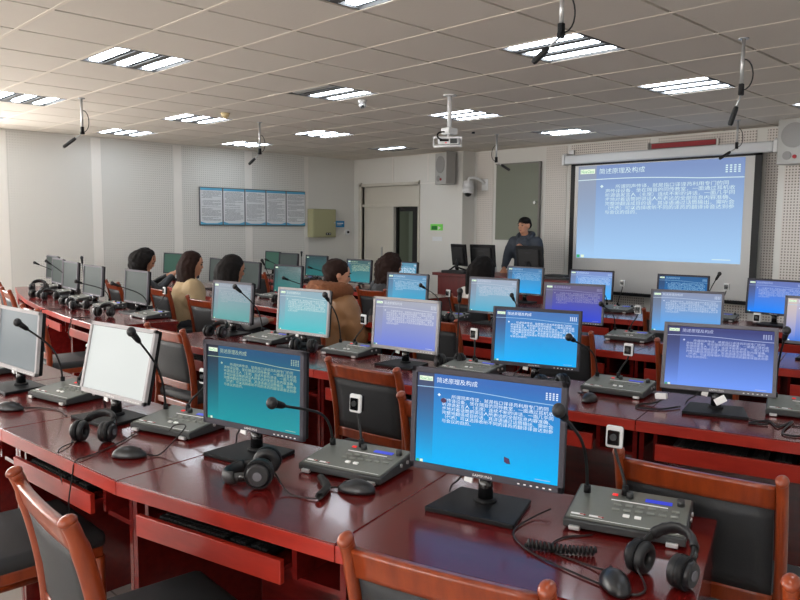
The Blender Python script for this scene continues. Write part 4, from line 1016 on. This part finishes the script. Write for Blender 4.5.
def hand_prims(wrist, dirv, palm_n, side, curl=.5):
    """palm and five bent fingers; dirv along the forearm, palm_n out of the palm, side towards the thumb"""
    w, d, n, s = Vector(wrist), Vector(dirv).normalized(), Vector(palm_n).normalized(), Vector(side).normalized(); out = []
    for k, (off, L) in enumerate(((-.028, .058), (-.010, .070), (.009, .076), (.027, .068))):
        b = w+d*.085-s*off*1.0; b0 = w+d*.02-s*off*.6
        p1 = b+d*L*.45; p2 = p1+(d*math.cos(curl)+n*math.sin(curl))*L*.35; p3 = p2+(d*math.cos(curl*1.9)+n*math.sin(curl*1.9))*L*.3
        out.append(('c', [b0, b, p1, p2, p3], [.012, .011, .0095, .0085, .0075]))
    out.append(('c', [w+d*.01+s*.012, w+d*.045+s*.04, w+d*.075+s*.052+n*.012, w+d*.098+s*.046+n*.025], [.014, .012, .010, .0085]))
    out.append(('e', w+d*.05, (.034, .034, .018) if abs(n.z) > .5 else (.03, .03, .03), (0, 0, 0)))
    return out
def person(label, loc, rz, jacket, hair_mat, hair, stand=False, head_turn=0, head_tilt=.15, arms=None, lean=.06, size=1, extra=None, trousers='trousers', puff=0):
    """local frame: +x is forward, z up; seat height .48 when sitting"""
    t = thing('person', label, 'person', loc, rz); t.scale = (size,)*3
    hz = .93 if stand else .50; sh = hz+(.46 if stand else .40); lx = lean
    S_ = lambda s: Vector((lx, .172*s, sh-.025)); neck = Vector((lx+.01, 0, sh+.05)); hc = Vector((lx+.04+.06*head_tilt, 0, sh+.205))
    body = []
    arms = arms or {1: ((lx+.06, .25, sh-.27), (lx+.30, .17, sh-.26)), -1: ((lx+.06, -.25, sh-.27), (lx+.30, -.17, sh-.26))}
    # skin surface: torso, neck, head, arms, hands, legs in one
    body.append(('c', [(0, 0, hz+.04), (lx*.4, 0, hz+.2), (lx, 0, sh-.08)], [.13, .12, .13]))
    body.append(('c', [S_(1), S_(-1)], [.065, .065])); body.append(('c', [(lx, 0, sh), neck, hc-Vector((.01, 0, .10))], [.075, .055, .052]))
    R = Rot(0, head_tilt, head_turn); H_ = lambda v: hc+(R @ Vector(v))
    body.append(('e', H_((-.005, 0, .025)), (.098, .077, .092), (0, head_tilt, head_turn)))
    body.append(('e', H_((.022, 0, -.045)), (.066, .057, .068), (0, head_tilt, head_turn)))
    body.append(('c', [H_((.080, 0, .012)), H_((.090, 0, -.010)), H_((.096, 0, -.024))], [.008, .010, .012]))
    body.append(('e', H_((.062, 0, -.092)), (.022, .026, .018), (0, 0, 0)))
    for s in (1, -1):
        body.append(('e', H_((-.005, .079*s, -.005)), (.017, .010, .030), (0, 0, 0))); body.append(('e', H_((.058, .036*s, -.022)), (.026, .022, .022), (0, 0, 0)))
        e, w = Vector(arms[s][0]), Vector(arms[s][1]); body.append(('c', [S_(s), (S_(s)+e)/2+Vector((0, .01*s, 0)), e], [.052, .046, .038])); body.append(('c', [e, w], [.040, .026]))
        d = (w-e).normalized(); n = Vector((0, -s, 0)) if abs(d.z) > .6 else Vector((0, 0, -1)); sd = Vector((-.2, -s, 0)) if abs(n.z) > .5 else Vector((1, 0, 0))
        sd = (sd-d*sd.dot(d)).normalized(); body += hand_prims(w, d, n, sd, .6)
    leg = []
    for s in (1, -1):
        hip = Vector((0, .09*s, hz))
        if stand: pts = [hip, (0.02, .10*s, .5), (-.01, .11*s, .08)]; foot = [(-.03, .11*s, .04), (.16, .13*s, .03)]
        else: pts = [hip, (.38, .11*s, .50), (.38, .12*s, .26), (.38, .12*s, .09)]; foot = [(.34, .12*s, .045), (.52, .14*s, .03)]
        leg.append(('c', pts, [.085, .062, .052, .042] if not stand else [.09, .065, .045])); body.append(('c', pts, [.07, .05, .04, .03])); body.append(('c', foot, [.035, .028]))
        leg.append(('e', hip, (.11, .10, .10), (0, 0, 0)))
    b = organic(body, 'skin', 'body', t, .0085, 3)
    # eyes, brows and mouth
    m = MB()
    for s in (1, -1):
        m.sph(.010, .014, .007, 'eye_dark', Matrix.Translation(H_((.081, .033*s, .005))), 10, 8); m.sph(.008, .022, .004, 'hair_black', Matrix.Translation(H_((.087, .034*s, .030))), 10, 6)
    m.build('eyes', b); m = MB(); m.sph(.010, .024, .007, 'lips', Matrix.Translation(H_((.082, 0, -.060))), 12, 8); m.build('mouth', b)
    # clothing
    pf = puff; J = [('c', [(0, 0, hz+.03), (lx*.4, 0, hz+.2), (lx, 0, sh-.10)], [.15+pf, .14+pf, .15+pf]), ('c', [S_(1)+Vector((0, -.02, -.01)), S_(-1)+Vector((0, .02, -.01))], [.082+pf*.6, .082+pf*.6]), ('e', (lx, 0, sh-.15), (.13+pf, .20+pf, .17), (0, 0, 0)),
                    ('c', [(lx, 0, sh+.0), neck-Vector((0, 0, .01))], [.10, .068]), ('c', [(lx, .10, sh+.0), (lx, .04, sh+.05)], [.07, .055]), ('c', [(lx, -.10, sh+.0), (lx, -.04, sh+.05)], [.07, .055])]
    for s in (1, -1):
        e, w = Vector(arms[s][0]), Vector(arms[s][1]); J.append(('c', [S_(s), (S_(s)+e)/2+Vector((0, .012*s, 0)), e], [.074+pf*.5, .066+pf*.5, .056+pf*.4])); J.append(('c', [e, e+(w-e)*.86], [.056+pf*.4, .040+pf*.2]))
    o = organic(J, jacket, 'jacket', t, .013, 5, .008+pf*.15, .05); 
    o = organic(leg, trousers, 'trousers', t, .014, 4)
    m = MB()
    for s in (1, -1):
        fx = (-.04, .18) if stand else (.33, .53); m.sph((fx[1]-fx[0])/2+.01, .045, .045, 'black', Rot(0, 0, .08*s, ((fx[0]+fx[1])/2, .125*s, .048)), 14, 10)
    m.build('shoes', t)
    # hair
    hp_ = [('e', H_((-.024, 0, .045)), (.105, .090, .090), (0, head_tilt, head_turn)), ('e', H_((-.05, 0, .0)), (.072, .084, .085), (0, head_tilt, head_turn))]
    dsp, ds, vx = .012, .03, .011
    if hair == 'short': hp_ = [('e', H_((-.006, 0, .052)), (.098, .083, .074), (0, head_tilt, head_turn)), ('e', H_((-.058, 0, .01)), (.052, .076, .065), (0, head_tilt, head_turn))]; dsp = .006
    if hair in ('bob', 'long', 'curly'):
        L = {'bob': .17, 'long': .34, 'curly': .34}[hair]; rr = {'bob': .038, 'long': .042, 'curly': .052}[hair]
        for k in range(9):
            a = PI*.40+k*(PI*1.2/8); ca, sa = math.cos(a), math.sin(a)
            top = H_((.085*ca-.02, .080*sa, .03)); mid = H_((.095*ca-.035, .100*sa, -.06)); lowp = hc+Vector((-.06+.085*ca, .115*sa, -L*(.8 if k in (0, 8) else 1)))
            hp_.append(('c', [top, mid, lowp], [rr*.9, rr, rr*.6]))
        if hair == 'curly': dsp, ds = .035, .035
    if hair == 'bun': hp_.append(('e', H_((-.085, 0, .03)), (.055, .06, .06), (0, 0, 0))); hp_.append(('e', H_((-.05, 0, -.05)), (.06, .078, .05), (0, 0, 0))); dsp = .016
    organic(hp_, hair_mat, 'hair', t, vx, 3, dsp, ds)
    return t, hc, sh, lx
Aw = lambda s, ex, ey, ez, wx, wy, wz: {s: ((ex, ey, ez), (wx, wy, wz))}
# woman at left raising a phone
sh = 1.03
t, hc, sh, lx = person('person with dark hair in a black jacket, seated at left holding up a phone', (3.56, 7.92, 0), -.25, 'jacket_black', 'hair_black', 'curly', head_turn=-.35, head_tilt=.45, lean=.12,
    arms={1: ((.24, .22, .78), (.44, .06, .93)), -1: ((.26, -.20, .78), (.46, -.06, .94))})
m = MB(); m.box((-.004, -.034, -.065), (.004, .034, .065), 'black_gloss', .003); o = tag(m.build('phone', loc=(4.06, 7.74, 1.02), rot=(0, .5, -.2)), 'dark phone held up in the hands of the black-jacketed woman at left', 'phone')
person('person with shoulder-length dark hair in a beige coat, seated from behind', (3.68, 6.94, 0), -.25, 'coat_tan', 'hair_brown', 'bob', head_turn=-.3, head_tilt=.15, puff=.025)
person('person with long dark hair and grey top behind the dim teal monitor', (3.50, 5.88, 0), -.1, 'cloth_grey', 'hair_black', 'long', head_turn=-.2, head_tilt=.25)
t, hc, sh, lx = person('person with brown pinned hair in a tan leather coat with fur collar', (3.74, 4.68, 0), -.1, 'leather_tan', 'hair_brown', 'bun', head_turn=-.5, head_tilt=.15, puff=.06)
organic([('c', [(lx+.06, .10, sh+.09), (lx-.01, .165, sh+.095), (lx-.11, .10, sh+.09), (lx-.12, -.08, sh+.09), (lx-.01, -.165, sh+.095), (lx+.07, -.10, sh+.08)], [.05, .065, .078, .078, .065, .05])], 'fur_brown', 'fur_collar', t, .012, 2, .022, .02)
person('person with long curly dark hair in a quilted black jacket, seated far centre', (5.14, 5.52, 0), -.1, 'jacket_black', 'hair_brown', 'curly', head_turn=-.3, head_tilt=.25, puff=.035)
person('person with long black hair and white top seated before the podium', (5.30, 4.44, 0), 0, 'cloth_white', 'hair_black', 'long', head_turn=0, head_tilt=.3)
t, hc, sh, lx = person('person standing behind the podium in a dark grey jacket, the teacher', (8.32, 6.09, 0), PI+.25, 'jacket_navy', 'hair_black', 'short', stand=True, head_turn=-.35, head_tilt=.05, lean=.03, size=.96,
    arms={-1: ((.10, -.24, 1.14), (.30, -.20, 1.00)), 1: ((.12, .24, 1.13), (.28, .10, 1.27))}, puff=.02)
organic([('c', [(lx+.08, .045, sh-.03), (lx+.03, .095, sh+.05), (lx-.06, .085, sh+.085), (lx-.085, 0, sh+.09), (lx-.06, -.085, sh+.085), (lx+.03, -.095, sh+.05), (lx+.08, -.045, sh-.03)], [.025, .035, .042, .045, .042, .035, .025])], 'jacket_navy', 'collar', t, .010, 2)
